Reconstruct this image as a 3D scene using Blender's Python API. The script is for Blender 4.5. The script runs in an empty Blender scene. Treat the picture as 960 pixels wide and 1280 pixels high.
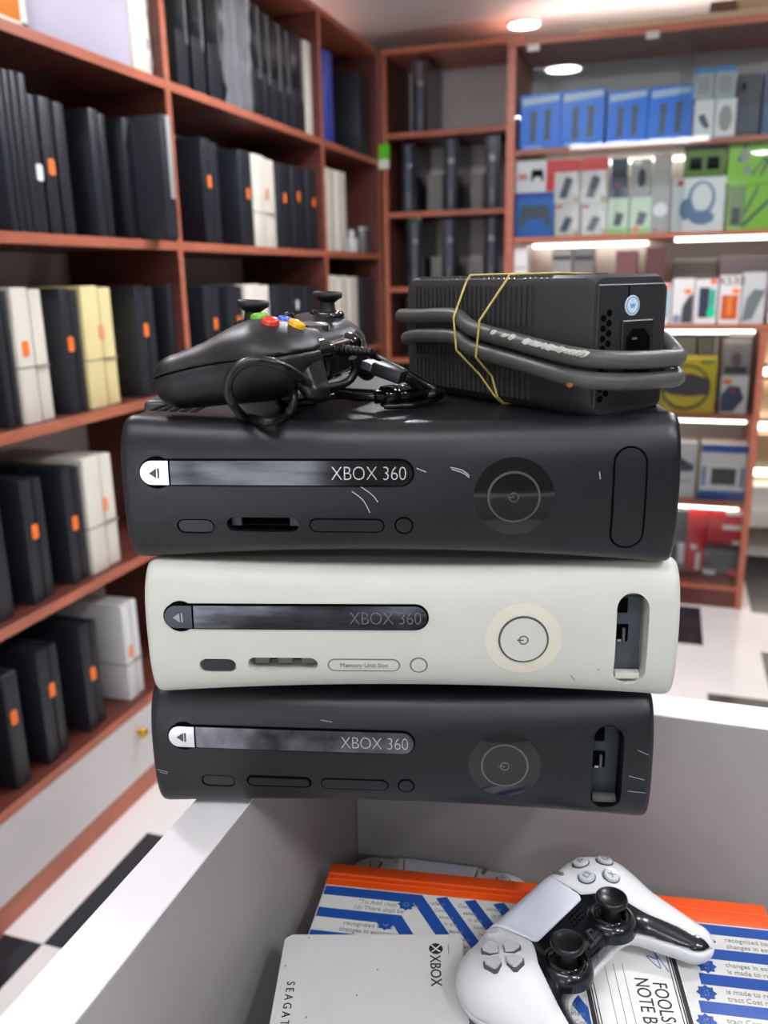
import bpy, bmesh, math, random
import numpy as np
from mathutils import Matrix, Vector
random.seed(7)
SC = bpy.context.scene
COL = SC.collection
PI = math.pi

# ------------------------------------------------------------------ camera model
F_PX = 1069.26
PITCH, YAW, ROLL, EYE = .267391, .320033, .0201220, 1.235
cy_, sy_, cp_, sp_ = math.cos(YAW), math.sin(YAW), math.cos(PITCH), math.sin(PITCH)
fwd = Vector((-sy_*cp_, cy_*cp_, -sp_)); rgt = Vector((cy_, sy_, 0)); dwn = -rgt.cross(fwd)
r2 = math.cos(ROLL)*rgt + math.sin(ROLL)*dwn
d2 = -math.sin(ROLL)*rgt + math.cos(ROLL)*dwn
def ray(x, y): return r2*((x-480)/F_PX) + d2*((y-640)/F_PX) + fwd
def on_z(x, y, z): d = ray(x, y); return d*((z-EYE)/d.z) + Vector((0, 0, EYE))
def on_x(x, y, X): d = ray(x, y); return d*(X/d.x) + Vector((0, 0, EYE))
def on_y(x, y, Y): d = ray(x, y); return d*(Y/d.y) + Vector((0, 0, EYE))

# ------------------------------------------------------------------ materials
def lin(h):
    h = h.lstrip('#'); o = []
    for i in (0, 2, 4):
        c = int(h[i:i+2], 16)/255
        o.append(c/12.92 if c <= .04045 else ((c+.055)/1.055)**2.4)
    return tuple(o) + (1,)
MATS = {}
def mat(name, hexc, rough=.5, metal=0., var=.0, scale=40., bump=0., bscale=400., spec=.5, coat=0., trans=0., emit=None, estr=0., alpha=1., stretch=None):
    if name in MATS: return MATS[name]
    m = bpy.data.materials.new(name); m.use_nodes = True
    nt = m.node_tree; b = nt.nodes['Principled BSDF']
    c = lin(hexc)
    b.inputs['Base Color'].default_value = c
    b.inputs['Roughness'].default_value = rough
    b.inputs['Metallic'].default_value = metal
    b.inputs['Specular IOR Level'].default_value = spec
    b.inputs['Coat Weight'].default_value = coat
    b.inputs['Coat Roughness'].default_value = .06
    b.inputs['Transmission Weight'].default_value = trans
    b.inputs['Alpha'].default_value = alpha
    if emit:
        b.inputs['Emission Color'].default_value = lin(emit); b.inputs['Emission Strength'].default_value = estr
    if var or bump:
        tc = nt.nodes.new('ShaderNodeTexCoord')
        src = tc.outputs['Object']
        if stretch:
            mp = nt.nodes.new('ShaderNodeMapping'); mp.inputs['Scale'].default_value = stretch
            nt.links.new(src, mp.inputs['Vector']); src = mp.outputs['Vector']
    if var:
        n = nt.nodes.new('ShaderNodeTexNoise'); n.inputs['Scale'].default_value = scale; n.inputs['Detail'].default_value = 4
        nt.links.new(src, n.inputs['Vector'])
        r = nt.nodes.new('ShaderNodeValToRGB')
        r.color_ramp.elements[0].position = .3; r.color_ramp.elements[1].position = .7
        r.color_ramp.elements[0].color = tuple(max(0, v*(1-var)) for v in c[:3]) + (1,)
        r.color_ramp.elements[1].color = tuple(min(1, v*(1+var)) for v in c[:3]) + (1,)
        nt.links.new(n.outputs['Fac'], r.inputs['Fac']); nt.links.new(r.outputs['Color'], b.inputs['Base Color'])
    if bump:
        n2 = nt.nodes.new('ShaderNodeTexNoise'); n2.inputs['Scale'].default_value = bscale; n2.inputs['Detail'].default_value = 2
        nt.links.new(src, n2.inputs['Vector'])
        bp = nt.nodes.new('ShaderNodeBump'); bp.inputs['Strength'].default_value = bump; bp.inputs['Distance'].default_value = .001
        nt.links.new(n2.outputs['Fac'], bp.inputs['Height']); nt.links.new(bp.outputs['Normal'], b.inputs['Normal'])
    MATS[name] = m
    return m
def glass_mat(name, tint, refl):
    m = bpy.data.materials.new(name); m.use_nodes = True
    nt = m.node_tree; nt.nodes.clear()
    o = nt.nodes.new('ShaderNodeOutputMaterial'); mx = nt.nodes.new('ShaderNodeMixShader')
    t = nt.nodes.new('ShaderNodeBsdfTransparent'); g = nt.nodes.new('ShaderNodeBsdfGlossy')
    fr = nt.nodes.new('ShaderNodeFresnel'); fr.inputs['IOR'].default_value = refl
    t.inputs['Color'].default_value = lin(tint); g.inputs['Roughness'].default_value = .02
    nt.links.new(fr.outputs[0], mx.inputs[0]); nt.links.new(t.outputs[0], mx.inputs[1]); nt.links.new(g.outputs[0], mx.inputs[2])
    nt.links.new(mx.outputs[0], o.inputs['Surface'])
    MATS[name] = m
    return m
def emit_mat(name, hexc, s):
    m = bpy.data.materials.new(name); m.use_nodes = True
    nt = m.node_tree; nt.nodes.clear()
    o = nt.nodes.new('ShaderNodeOutputMaterial'); e = nt.nodes.new('ShaderNodeEmission')
    e.inputs[0].default_value = lin(hexc); e.inputs[1].default_value = s
    nt.links.new(e.outputs[0], o.inputs['Surface']); MATS[name] = m
    return m

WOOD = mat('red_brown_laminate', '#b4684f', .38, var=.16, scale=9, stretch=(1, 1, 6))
WOODSHADE = mat('shaded_laminate', '#5f3026', .42, var=.16, scale=9, stretch=(1, 1, 6))  # boards a bit darker than the edges; shelf shade is painted in too
BACKP = mat('grey_back_board', '#d6ccc7', .75, var=.06, scale=5)
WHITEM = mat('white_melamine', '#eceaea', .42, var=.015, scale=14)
WHITESHADE = mat('shaded_white_melamine', '#aba8a7', .5, var=.02, scale=6)  # white melamine with the shade inside the counter put into its colour
DRAWER = mat('drawer_white', '#d3cfcd', .42, var=.02, scale=6)
BRASS = mat('brass', '#d9a93a', .28, 1.)
BLK = mat('black_console_plastic', '#121418', .36, var=.05, scale=60, bump=.06, bscale=2500)
BLK2 = mat('black_console_plastic_worn', '#131519', .38, var=.10, scale=30, bump=.06, bscale=2500)
WHT = mat('cream_console_plastic', '#cfd1c5', .42, var=.02, scale=30)
CHROME = mat('chrome', '#d8d8da', .1, 1., var=.12, scale=60)
DARKCHROME = mat('smoked_chrome', '#55565a', .16, 1., var=.35, scale=70, stretch=(1, 1, 4))
GLOSS = mat('gloss_black', '#0a0b0d', .07, coat=.6)
GROOVE = mat('groove_black', '#040405', .7, spec=.05)
GREYPLA = mat('grey_plastic', '#50555a', .45)
RINGM = mat('silver_ring', '#9b9c9e', .3, .9)
LENS = mat('smoked_lens', '#101117', .15)
SILVER = mat('silver_port', '#b8babd', .25, 1.)
CONS = mat('shelf_console_black', '#20242b', .42, var=.08, scale=20)
CONSG = mat('shelf_console_gloss', '#15171b', .3)
CONSGR = mat('shelf_console_grey', '#7d7f80', .4)
CREAM = mat('shelf_console_cream', '#e6e2d2', .42, var=.02, scale=20)
COOLW = mat('shelf_console_cool_white', '#dcdcda', .4)
ORANGE = mat('orange_sticker', '#ff8030', .55)
PALE_OR = mat('faded_orange_sticker', '#f0a070', .55)
PAPER = mat('paper_white', '#eeede8', .7)
CEIL = mat('ceiling_white', '#e9e3e1', .5, var=.03, scale=2.5)
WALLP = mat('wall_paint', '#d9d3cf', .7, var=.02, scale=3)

# ------------------------------------------------------------------ object helpers
def obj(name, me, parent=None, m=None, loc=None):
    if isinstance(me, bmesh.types.BMesh):
        bm = me; me = bpy.data.meshes.new(name); bm.to_mesh(me); bm.free()
    o = bpy.data.objects.new(name, me); COL.objects.link(o)
    if m is not None and len(me.materials) == 0: me.materials.append(m)
    if parent: o.parent = parent
    if loc is not None: o.location = loc
    return o
def tag(o, label=None, cat=None, group=None, kind=None):
    if label: o['label'] = label
    if cat: o['category'] = cat
    if group: o['group'] = group
    if kind: o['kind'] = kind
    return o
def thing(name, label, cat, loc=(0, 0, 0), rz=0., group=None):
    o = bpy.data.objects.new(name, None); COL.objects.link(o)
    o.empty_display_size = .05
    o.location = loc; o.rotation_euler = (0, 0, rz)
    return tag(o, label, cat, group)
def smooth(o, ang=35):
    me = o.data
    me.polygons.foreach_set('use_smooth', [True]*len(me.polygons))
    me.set_sharp_from_angle(angle=math.radians(ang))
    return o
def box(bm, x0, x1, y0, y1, z0, z1, bev=0., seg=2, M=None):
    vs = [bm.verts.new(p) for p in ((x0, y0, z0), (x1, y0, z0), (x1, y1, z0), (x0, y1, z0), (x0, y0, z1), (x1, y0, z1), (x1, y1, z1), (x0, y1, z1))]
    fs = [bm.faces.new([vs[i] for i in f]) for f in ((0, 3, 2, 1), (4, 5, 6, 7), (0, 1, 5, 4), (1, 2, 6, 5), (2, 3, 7, 6), (3, 0, 4, 7))]
    if bev:
        es = set()
        for f in fs: es.update(f.edges)
        r = bmesh.ops.bevel(bm, geom=list(es), offset=bev, segments=seg, affect='EDGES', profile=.5)
        nv = set(v for f in r['faces'] for v in f.verts) | set(v for v in vs if v.is_valid)
        vs = list(nv)
    if M is not None: bmesh.ops.transform(bm, matrix=M, verts=vs)
    return bm
def bx(name, x0, x1, y0, y1, z0, z1, m, parent=None, bev=.0, seg=2):
    bm = bmesh.new(); box(bm, min(x0, x1), max(x0, x1), min(y0, y1), max(y0, y1), min(z0, z1), max(z0, z1), bev, seg)
    o = obj(name, bm, parent, m)
    return smooth(o) if bev else o
def prism(bm, poly, z0, z1, M=None):
    """extruded polygon (CCW list of xy) between z0 and z1"""
    a = [bm.verts.new((p[0], p[1], z0)) for p in poly]; b = [bm.verts.new((p[0], p[1], z1)) for p in poly]
    n = len(poly)
    bm.faces.new(a[::-1]); bm.faces.new(b)
    for i in range(n): bm.faces.new((a[i], a[(i+1) % n], b[(i+1) % n], b[i]))
    if M is not None: bmesh.ops.transform(bm, matrix=M, verts=a+b)
    return bm
def ccw(poly):
    s = sum(poly[i-1][0]*poly[i][1]-poly[i][0]*poly[i-1][1] for i in range(len(poly)))
    return poly if s > 0 else poly[::-1]
def stadium(x0, x1, zc, h, n=10):
    r = h/2; pts = []
    for k in range(n+1):
        a = -PI/2 + PI*k/n; pts.append((x1-r+r*math.cos(a), zc+r*math.sin(a)))
    for k in range(n+1):
        a = PI/2 + PI*k/n; pts.append((x0+r+r*math.cos(a), zc+r*math.sin(a)))
    return pts
def rrect(x0, x1, y0, y1, r, n=6):
    pts = []
    for cx, cy, a0 in ((x1-r, y0+r, -PI/2), (x1-r, y1-r, 0), (x0+r, y1-r, PI/2), (x0+r, y0+r, PI)):
        for k in range(n+1):
            a = a0+PI/2*k/n; pts.append((cx+r*math.cos(a), cy+r*math.sin(a)))
    return pts
def circle(cx, cy, r, n=32): return [(cx+r*math.cos(2*PI*k/n), cy+r*math.sin(2*PI*k/n)) for k in range(n)]
def lathe(bm, prof, n=36, M=None):
    rings = []
    for r, z in prof:
        rings.append([bm.verts.new((max(r, 1e-5)*math.cos(2*PI*k/n), max(r, 1e-5)*math.sin(2*PI*k/n), z)) for k in range(n)])
    for a, b in zip(rings, rings[1:]):
        for k in range(n): bm.faces.new((a[k], a[(k+1) % n], b[(k+1) % n], b[k]))
    bm.faces.new(rings[0][::-1]); bm.faces.new(rings[-1])
    if M is not None: bmesh.ops.transform(bm, matrix=M, verts=[v for r in rings for v in r])
    return bm
def catmull(pts, sub=8, closed=False):
    P = [Vector(p) for p in pts]; n = len(P); out = []
    rng = range(n) if closed else range(n-1)
    for i in rng:
        if closed: a, b, c, d = P[i-1], P[i], P[(i+1) % n], P[(i+2) % n]
        else: a, b, c, d = P[max(i-1, 0)], P[i], P[i+1], P[min(i+2, n-1)]
        for k in range(sub):
            t = k/sub
            out.append(.5*((2*b)+(c-a)*t+(2*a-5*b+4*c-d)*t*t+(3*b-a-3*c+d)*t**3))
    if not closed: out.append(P[-1])
    return out
def tube(bm, pts, r, n=10, closed=False):
    pts = [Vector(p) for p in pts]; N = len(pts)
    rr = r if hasattr(r, '__len__') else [r]*N
    up = None; rings = []
    for i, p in enumerate(pts):
        if closed: t = (pts[(i+1) % N]-pts[i-1]).normalized()
        else: t = (pts[min(i+1, N-1)]-pts[max(i-1, 0)]).normalized()
        if up is None:
            up = t.orthogonal().normalized()
        up = (up - t*up.dot(t))
        up = up.normalized() if up.length > 1e-6 else t.orthogonal().normalized()
        s = t.cross(up)
        rings.append([bm.verts.new(p + (up*math.cos(2*PI*k/n)+s*math.sin(2*PI*k/n))*rr[i]) for k in range(n)])
    prs = list(zip(rings, rings[1:])) + ([(rings[-1], rings[0])] if closed else [])
    for a, b in prs:
        for k in range(n): bm.faces.new((a[k], a[(k+1) % n], b[(k+1) % n], b[k]))
    if not closed:
        bm.faces.new(rings[0][::-1]); bm.faces.new(rings[-1])
    return bm
def text_bm(bm, s, size, M, ext=.0002, sx=1., spacing=1., align='CENTER', thin=0.):
    cu = bpy.data.curves.new('lettering', 'FONT'); cu.body = s; cu.size = size; cu.extrude = ext
    cu.offset = thin; cu.align_x = align; cu.align_y = 'CENTER'; cu.space_character = spacing; cu.resolution_u = 3
    o = bpy.data.objects.new('lettering', cu); COL.objects.link(o)
    dg = bpy.context.evaluated_depsgraph_get(); dg.update()
    me = bpy.data.meshes.new_from_object(o.evaluated_get(dg))
    bpy.data.objects.remove(o); bpy.data.curves.remove(cu)
    me.transform(M @ Matrix.Diagonal((sx, 1, 1, 1)))
    bm.from_mesh(me); bpy.data.meshes.remove(me)
    return bm
def frame_m(o, x, y, z): # columns
    return Matrix(((x[0], y[0], z[0], o[0]), (x[1], y[1], z[1], o[1]), (x[2], y[2], z[2], o[2]), (0, 0, 0, 1)))
def boolean_cut(o, cutter_bm):
    c = obj('cutter', cutter_bm, o.parent)
    md = o.modifiers.new('cut', 'BOOLEAN'); md.operation = 'DIFFERENCE'; md.object = c; md.solver = 'EXACT'
    dg = bpy.context.evaluated_depsgraph_get(); dg.update()
    me = bpy.data.meshes.new_from_object(o.evaluated_get(dg))
    o.modifiers.clear(); old = o.data; o.data = me; bpy.data.meshes.remove(old)
    cm = c.data; bpy.data.objects.remove(c); bpy.data.meshes.remove(cm)

# ------------------------------------------------------------------ signed-distance surfaces for the gamepads
def surface_nets(fn, lo, hi, h):
    ax = [np.arange(lo[i], hi[i]+h, h) for i in range(3)]
    X, Y, Z = np.meshgrid(*ax, indexing='ij')
    D = fn(X, Y, Z).astype(np.float32)
    S = D < 0
    n = [s-1 for s in D.shape]
    cnt = np.zeros(n, np.float32); acc = np.zeros(n+[3], np.float32)
    cs = [(i, j, k) for i in (0, 1) for j in (0, 1) for k in (0, 1)]
    sl = lambda c: tuple(slice(c[a], c[a]+n[a]) for a in range(3))
    for c in cs:
        for a in range(3):
            if c[a] == 0:
                e = list(c); e[a] = 1
                d0, d1 = D[sl(c)], D[sl(e)]
                x = (d0 < 0) != (d1 < 0)
                t = np.where(x, d0/np.where(x, d0-d1, 1), 0)
                cnt += x
                for b in range(3):
                    acc[..., b] += np.where(x, c[b] + (t if b == a else 0), 0)
    act = cnt > 0
    idx = -np.ones(n, np.int64); idx[act] = np.arange(act.sum())
    g = np.argwhere(act)
    V = (acc[act]/cnt[act][:, None] + g)*h + np.array(lo)
    quads = []
    for a in range(3):
        b, c = (a+1) % 3, (a+2) % 3
        s0 = [slice(None)]*3; s1 = [slice(None)]*3
        s0[a] = slice(0, n[a]); s1[a] = slice(1, n[a]+1)
        x = S[tuple(s0)] != S[tuple(s1)]
        p = np.argwhere(x)
        ok = (p[:, b] > 0) & (p[:, c] > 0) & (p[:, b] < n[b]) & (p[:, c] < n[c])
        p = p[ok]
        def at(db, dc):
            q = p.copy(); q[:, b] -= db; q[:, c] -= dc
            return idx[q[:, 0], q[:, 1], q[:, 2]]
        q = np.stack([at(1, 1), at(0, 1), at(0, 0), at(1, 0)], 1)
        ins = S[p[:, 0], p[:, 1], p[:, 2]]
        q[~ins] = q[~ins][:, ::-1]
        quads.append(q)
    Q = np.concatenate(quads)
    me = bpy.data.meshes.new('surface')
    me.from_pydata((V*.001).tolist(), [], Q.tolist()); me.update()
    return me
def smin(a, b, k):
    h = np.maximum(k-np.abs(a-b), 0)/k
    return np.minimum(a, b)-h*h*k*.25
def smax(a, b, k): return -smin(-a, -b, k)
def rcone(X, Y, Z, a, b, r1, r2, fz=1.):
    ba = (b[0]-a[0], b[1]-a[1], b[2]-a[2]); L = sum(v*v for v in ba)
    t = np.clip(((X-a[0])*ba[0]+(Y-a[1])*ba[1]+(Z-a[2])*ba[2])/L, 0, 1)
    d = np.sqrt((X-a[0]-t*ba[0])**2+(Y-a[1]-t*ba[1])**2+((Z-a[2]-t*ba[2])/fz)**2)
    return (d-(r1+(r2-r1)*t))
def rbox(X, Y, Z, c, hs, r):
    q = [np.abs(X-c[0])-hs[0]+r, np.abs(Y-c[1])-hs[1]+r, np.abs(Z-c[2])-hs[2]+r]
    o = np.sqrt(sum(np.maximum(v, 0)**2 for v in q))
    return o+np.minimum(np.maximum(np.maximum(q[0], q[1]), q[2]), 0)-r
def poly_sdf(X, Y, poly):
    d = np.full(X.shape, 1e9, np.float32); s = np.ones(X.shape, np.float32)
    n = len(poly)
    for i in range(n):
        ax, ay = poly[i]; bx_, by_ = poly[i-1]
        ex, ey = bx_-ax, by_-ay; wx, wy = X-ax, Y-ay
        t = np.clip((wx*ex+wy*ey)/(ex*ex+ey*ey), 0, 1)
        d = np.minimum(d, (wx-ex*t)**2+(wy-ey*t)**2)
        c1 = Y >= ay; c2 = Y < by_; c3 = ex*wy > ey*wx
        allc = (c1 & c2 & c3) | (~c1 & ~c2 & ~c3)
        s = np.where(allc, -s, s)
    return s*np.sqrt(d)
def top_z(fn, x, y, z0=45.):
    z = np.arange(z0, -45, -.2)
    d = fn(np.full_like(z, x), np.full_like(z, y), z)
    i = np.argmax(d < 0)
    return float(z[i])
def top_frame(fn, x, y):
    z = top_z(fn, x, y); e = 2.
    dx = (top_z(fn, x+e, y)-top_z(fn, x-e, y))/(2*e); dy = (top_z(fn, x, y+e)-top_z(fn, x, y-e))/(2*e)
    n = Vector((-dx, -dy, 1)).normalized()
    xx = Vector((1, 0, dx)); xx = (xx-n*xx.dot(n)).normalized(); yy = n.cross(xx)
    return frame_m(Vector((x, y, z))*.001, xx, yy, n)

# ================================================================== THE ROOM
GX = -1.17      # front plane of the wall shelving on one side
BY = 3.57       # front plane of the open bay on the far wall
CY = 3.28       # glass cabinet front
def build_room():
    # floor of white and black tiles
    bm = bmesh.new()
    x0, y0, t = -1.62, -2.50, .36
    black = set()
    def cell(x, y): return (math.floor((x-x0)/.18+1e-6), math.floor((y-y0)/t+1e-6))
    for (xa, xb, ya, yb) in ((-1.08, -.72, 1.10, 1.46), (-1.44, -1.08, .74, 1.10), (-.18, .18, 2.90, 3.26), (.36, .72, 2.54, 2.90), (.18, .36, 2.18, 2.54), (.36, .9, 2.18, 2.54),
                             (.36, .9, 3.26, 3.98), (-1.08, -.72, 1.82, 2.18), (-.72, -.36, .74, 1.1), (0, .36, 1.46, 1.82), (.9, 1.26, 2.9, 3.26), (-.36, 0, .02, .38), (.72, 1.08, .38, .74), (-.72, -.36, 2.54, 2.9)):
        x = xa+.09
        while x < xb:
            y = ya+.1
            while y < yb: black.add(cell(x, y)); y += t
            x += .18
    nx, ny = 24, 20
    for i in range(nx):
        for j in range(ny):
            a = [(x0+i*.18, y0+j*t), (x0+(i+1)*.18, y0+j*t), (x0+(i+1)*.18, y0+(j+1)*t), (x0+i*.18, y0+(j+1)*t)]
            f = bm.faces.new([bm.verts.new((p[0], p[1], 0)) for p in a])
            f.material_index = 1 if (i, j) in black else 0
    bmesh.ops.remove_doubles(bm, verts=bm.verts, dist=1e-5)
    r = bmesh.ops.extrude_face_region(bm, geom=bm.faces[:])
    bmesh.ops.translate(bm, vec=(0, 0, -.02), verts=[v for v in r['geom'] if isinstance(v, bmesh.types.BMVert)])
    bmesh.ops.recalc_face_normals(bm, faces=bm.faces)
    o = obj('floor', bm, None, mat('white_tile', '#e6e1dd', .22, var=.02, scale=4)); o.data.materials.append(mat('black_tile', '#23252c', .2, var=.08, scale=5))
    tag(o, kind='structure')
    tag(bx('ceiling', -1.62, 2.7, -2.5, 4.7, 2.175, 2.2, CEIL), kind='structure')
    tag(bx('wall_left', -1.62, -1.54, -2.5, 4.7, 0, 2.175, WALLP), kind='structure')
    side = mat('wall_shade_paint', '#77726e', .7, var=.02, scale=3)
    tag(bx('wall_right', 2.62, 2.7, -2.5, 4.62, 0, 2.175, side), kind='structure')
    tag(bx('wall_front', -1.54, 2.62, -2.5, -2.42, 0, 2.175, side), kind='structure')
    tag(bx('wall_back', -1.54, 2.7, 4.62, 4.7, 0, 2.175, WALLP), kind='structure')
    # unseen glowing door and window, added for reflections on chrome and gloss
    fr = mat('added_frame_white', '#d8d6d2', .4); pglow = emit_mat('glowing_pane', '#eef4ff', 1.5)
    d = tag(bx('added_door_1', -1.02, .02, -2.42, -2.38, 2.02, 2.08, fr), kind='structure')
    for xa in (-1.02, -.585, -.04): bx('added_door_frame', xa, xa+.06, -2.42, -2.38, 0, 2.02, fr, d)
    for xa, xb in ((-.96, -.585), (-.525, -.04)): bx('glass_pane', xa, xb, -2.41, -2.40, .02, 2.02, pglow, d)
    w = tag(bx('added_window_1', .40, .60, -2.42, -2.38, 2.02, 2.08, fr), kind='structure')
    for xa in (.40, .57): bx('added_window_frame', xa, xa+.03, -2.42, -2.38, .06, 2.02, fr, w)
    bx('glass_pane', .43, .57, -2.41, -2.40, .06, 2.02, pglow, w)
build_room()

# ------------------------------------------------------------------ wall shelving (one side)
LZ = [.246, .602, .967, 1.331, 1.697]     # tops of the shelves
LYS = [1.085, 1.962, 2.945, 3.555]        # uprights
def build_side_shelf():
    t = thing('shelf_unit', 'tall red-brown laminate wall shelving full of upright consoles with white drawer at its foot', 'shelf unit', (GX, 1.9, 0))
    ox, oy = GX, 1.9
    def P(name, x0, x1, y0, y1, z0, z1, m, bev=.001): return bx(name, x0-ox, x1-ox, y0-oy, y1-oy, z0, z1, m, t, bev, 1)
    xb = GX-.33
    for y in LYS:
        P('upright_panel', xb, GX-.0022, y-.011, y+.011, 0, 2.084, WOODSHADE)
        P('lit_edge', GX-.002, GX, y-.011, y+.011, 0, 2.084, WOOD, .0006)  # edge keeps the lit laminate tone, without the boards' painted shade
    P('upright_panel', xb, GX-.0022, .34, .362, 0.9, 2.084, WOODSHADE)
    P('lit_edge', GX-.002, GX, .34, .362, 0.9, 2.084, WOOD, .0006)
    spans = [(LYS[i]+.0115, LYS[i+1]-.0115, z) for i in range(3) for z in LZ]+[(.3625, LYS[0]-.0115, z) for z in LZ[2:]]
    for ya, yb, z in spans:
        P('shelf_board', xb, GX-.0032, ya, yb, z-.021, z, WOODSHADE)
        P('lit_edge', GX-.003, GX-.001, ya, yb, z-.021, z, WOOD, .0006)
    P('top_board', xb, GX, .33, LYS[3]+.011, 2.0845, 2.105, WOOD)
    P('back_panel', xb-.008, xb-.0005, .33, LYS[3]+.011, 0, 2.1, BACKP)
    o = P('glow_strip', GX-.28, GX-.25, .4, 3.5, 2.1055, 2.1175, emit_mat('ceiling_fill_side', '#fffaf6', 8.)); o['label'] = 'added light strip along the shelving top, out of view'  # added strip, hidden from the camera, to brighten the ceiling
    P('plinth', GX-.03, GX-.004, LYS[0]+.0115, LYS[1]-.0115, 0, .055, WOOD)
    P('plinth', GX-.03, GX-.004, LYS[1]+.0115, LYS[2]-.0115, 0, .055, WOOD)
    for i in (0, 1, 2):
        d = P('drawer', GX-.022, GX-.002, LYS[i]+.0125, LYS[i+1]-.0125, .057, .2235, DRAWER, .0015)
        bm = bmesh.new()
        yk = 1.587 if i == 0 else (LYS[i]+LYS[i+1])/2
        lathe(bm, [(.004, 0), (.004, .008), (.010, .012), (.013, .018), (.011, .024), (.004, .027)], 20, Matrix.Translation((GX-.002-ox, yk-oy, .178)) @ Matrix.Rotation(PI/2, 4, 'Y'))
        k = obj('knob', bm, d, BRASS); smooth(k, 50); k['label'] = 'small round brass knob'
build_side_shelf()

def shelf_console(label, y0, y1, z, h, m=None, bands=2, sticker=None, seam=None, depth=.275, inset=.025, smat=None, cap=None, group='consoles standing on the wall shelving', lean=0.):
    """a console stood on edge on the side shelving; its narrow front faces the room"""
    m = m or CONS
    y0 += .0012; y1 -= .0012
    t = thing('game_console', label, 'console', (GX-inset, (y0+y1)/2, z), 0, group)
    w = (y1-y0); hw = w/2
    if bands == 2:
        g = min(.0035, w*.08); ym = hw*.12
        bx('side_shell', -depth, 0, -hw, ym-g, 0, h, m, t, min(.003, w*.12))
        bx('side_shell', -depth, -.004, ym+g, hw, 0, h-.004, m, t, min(.003, w*.12))
        bx('core', -depth+.01, -.010, ym-g-.001, ym+g+.001, .003, h-.01, GROOVE, t)
    else:
        bx('shell', -depth, 0, -hw, hw, 0, h, m, t, min(.005, w*.2), 3)
    if cap:   # glossy upper half of the front
        bx('gloss_front', -.03, .0015, -hw+.001, hw*.55, h*(1-cap), h-.003, CONSG, t, .001)
        bx('silver_edge', -.03, .0025, hw*.56, hw*.8, h*(1-cap)*.8, h-.004, CONSGR, t, .001)
    if seam:
        bx('seam_line', -depth*.8, .0008, -hw-.0006, hw+.0006, h*seam-.0014, h*seam+.0014, mat('seam_grey', '#77786f', .6), t)
    if sticker:
        sy, sz = sticker
        bm = bmesh.new()
        prism(bm, rrect(-.009, .009, -.0155, .0155, .005), 0, .0012, frame_m((.0002, sy*w, h*sz), (0, 1, 0), (0, 0, 1), (1, 0, 0)))
        s = obj('price_sticker', bm, t, smat or ORANGE); s['label'] = 'orange price sticker'
    return t
def spec_side(xa, xb, yt, inset=.025):
    """spine edges at its top (photo) -> extent along the shelf and height"""
    X = GX-inset
    a = on_x(xa, yt, X); b = on_x(xb, yt, X)
    return a.y, b.y, (a.z+b.z)/2
def SCN(row, xa, xb, yt, label, **k):
    y0, y1, zt = spec_side(xa, xb, yt, k.get('inset', .025))
    z = LZ[row]
    return shelf_console(label, y0, y1, z, zt-z, **k)

# second shelf from the top, first bay
SCN(3, -9, 0, 82, 'tall slim black console at the very start of the second shelf', bands=1)
SCN(3, 1, 9, 85, 'tall thin black console, second of the three tall ones on the second shelf', bands=1)
SCN(3, 10, 19, 87, 'tall thin black console, third of the tall ones on the second shelf', bands=1)
SCN(3, 20, 31, 90, 'tall thin black console standing before the shorter ones on the second shelf', bands=1)
SCN(3, 32.5, 43, 117, 'shorter black console with a small white mark on its spine, second shelf', bands=1, sticker=(0, .45), smat=PAPER)
SCN(3, 46.5, 62, 120, 'black console with bright orange sticker low on its spine among plain ones, second shelf', bands=1, sticker=(.0, .5))
SCN(3, 65.5, 79, 127, 'plain black console right behind the orange-stickered one on second shelf', bands=1)
SCN(3, 110, 132, 137, 'two-layer black console with wide side showing, first of the pair on second shelf')
SCN(3, 152, 174, 149, 'two-layer black console with wide side showing, second of the pair on second shelf')
cg = SCN(3, 200, 214, 144, 'black console with long grey upper edge jutting out before the first wooden upright', bands=1, inset=-.055)
hh = .26
bx('grey_face', -.02, .002, -.004, .0135, .09, .268, mat('worn_grey_edge', '#a5a7a5', .4), cg, .002)
# third shelf, first bay
SCN(2, -12, 9, 360, 'black two-layer console before the bright white one on third shelf')
SCN(2, 11, 52, 359, 'bright white two-layer console with orange sticker and grey seam, third shelf', m=CREAM, sticker=(-.25, .44+.12), seam=.42)
SCN(2, 73, 97, 360, 'black two-layer console between the white and the yellowed console', sticker=(-.2, .56))
SCN(2, 99, 139, 357, 'yellowed cream two-layer console with faded orange sticker on third shelf', m=mat('yellowed_plastic', '#efe0a2', .42, var=.06, scale=8), sticker=(.02, .62), smat=PALE_OR, seam=.4)
SCN(2, 167, 192, 356, 'black console with orange sticker right behind the yellowed one', sticker=(-.1, .6))
SCN(2, 209, 230, 355, 'black console with orange sticker against the first upright on third shelf', sticker=(.0, .62))
# fourth shelf
SCN(1, -26, -3, 604, 'black console cut by the photo edge on fourth shelf', bands=1)
SCN(1, 22, 53, 598, 'black console with orange sticker nearest the edge of the picture, fourth shelf', sticker=(-.1, .58))
SCN(1, 75, 100, 583, 'black console with orange sticker against the cream one on fourth shelf', sticker=(-.1, .52))
SCN(1, 101, 140, 569, 'cream white two-layer console with pale sticker on fourth shelf', m=CREAM, sticker=(.1, .56), smat=PALE_OR, seam=.4)
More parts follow.
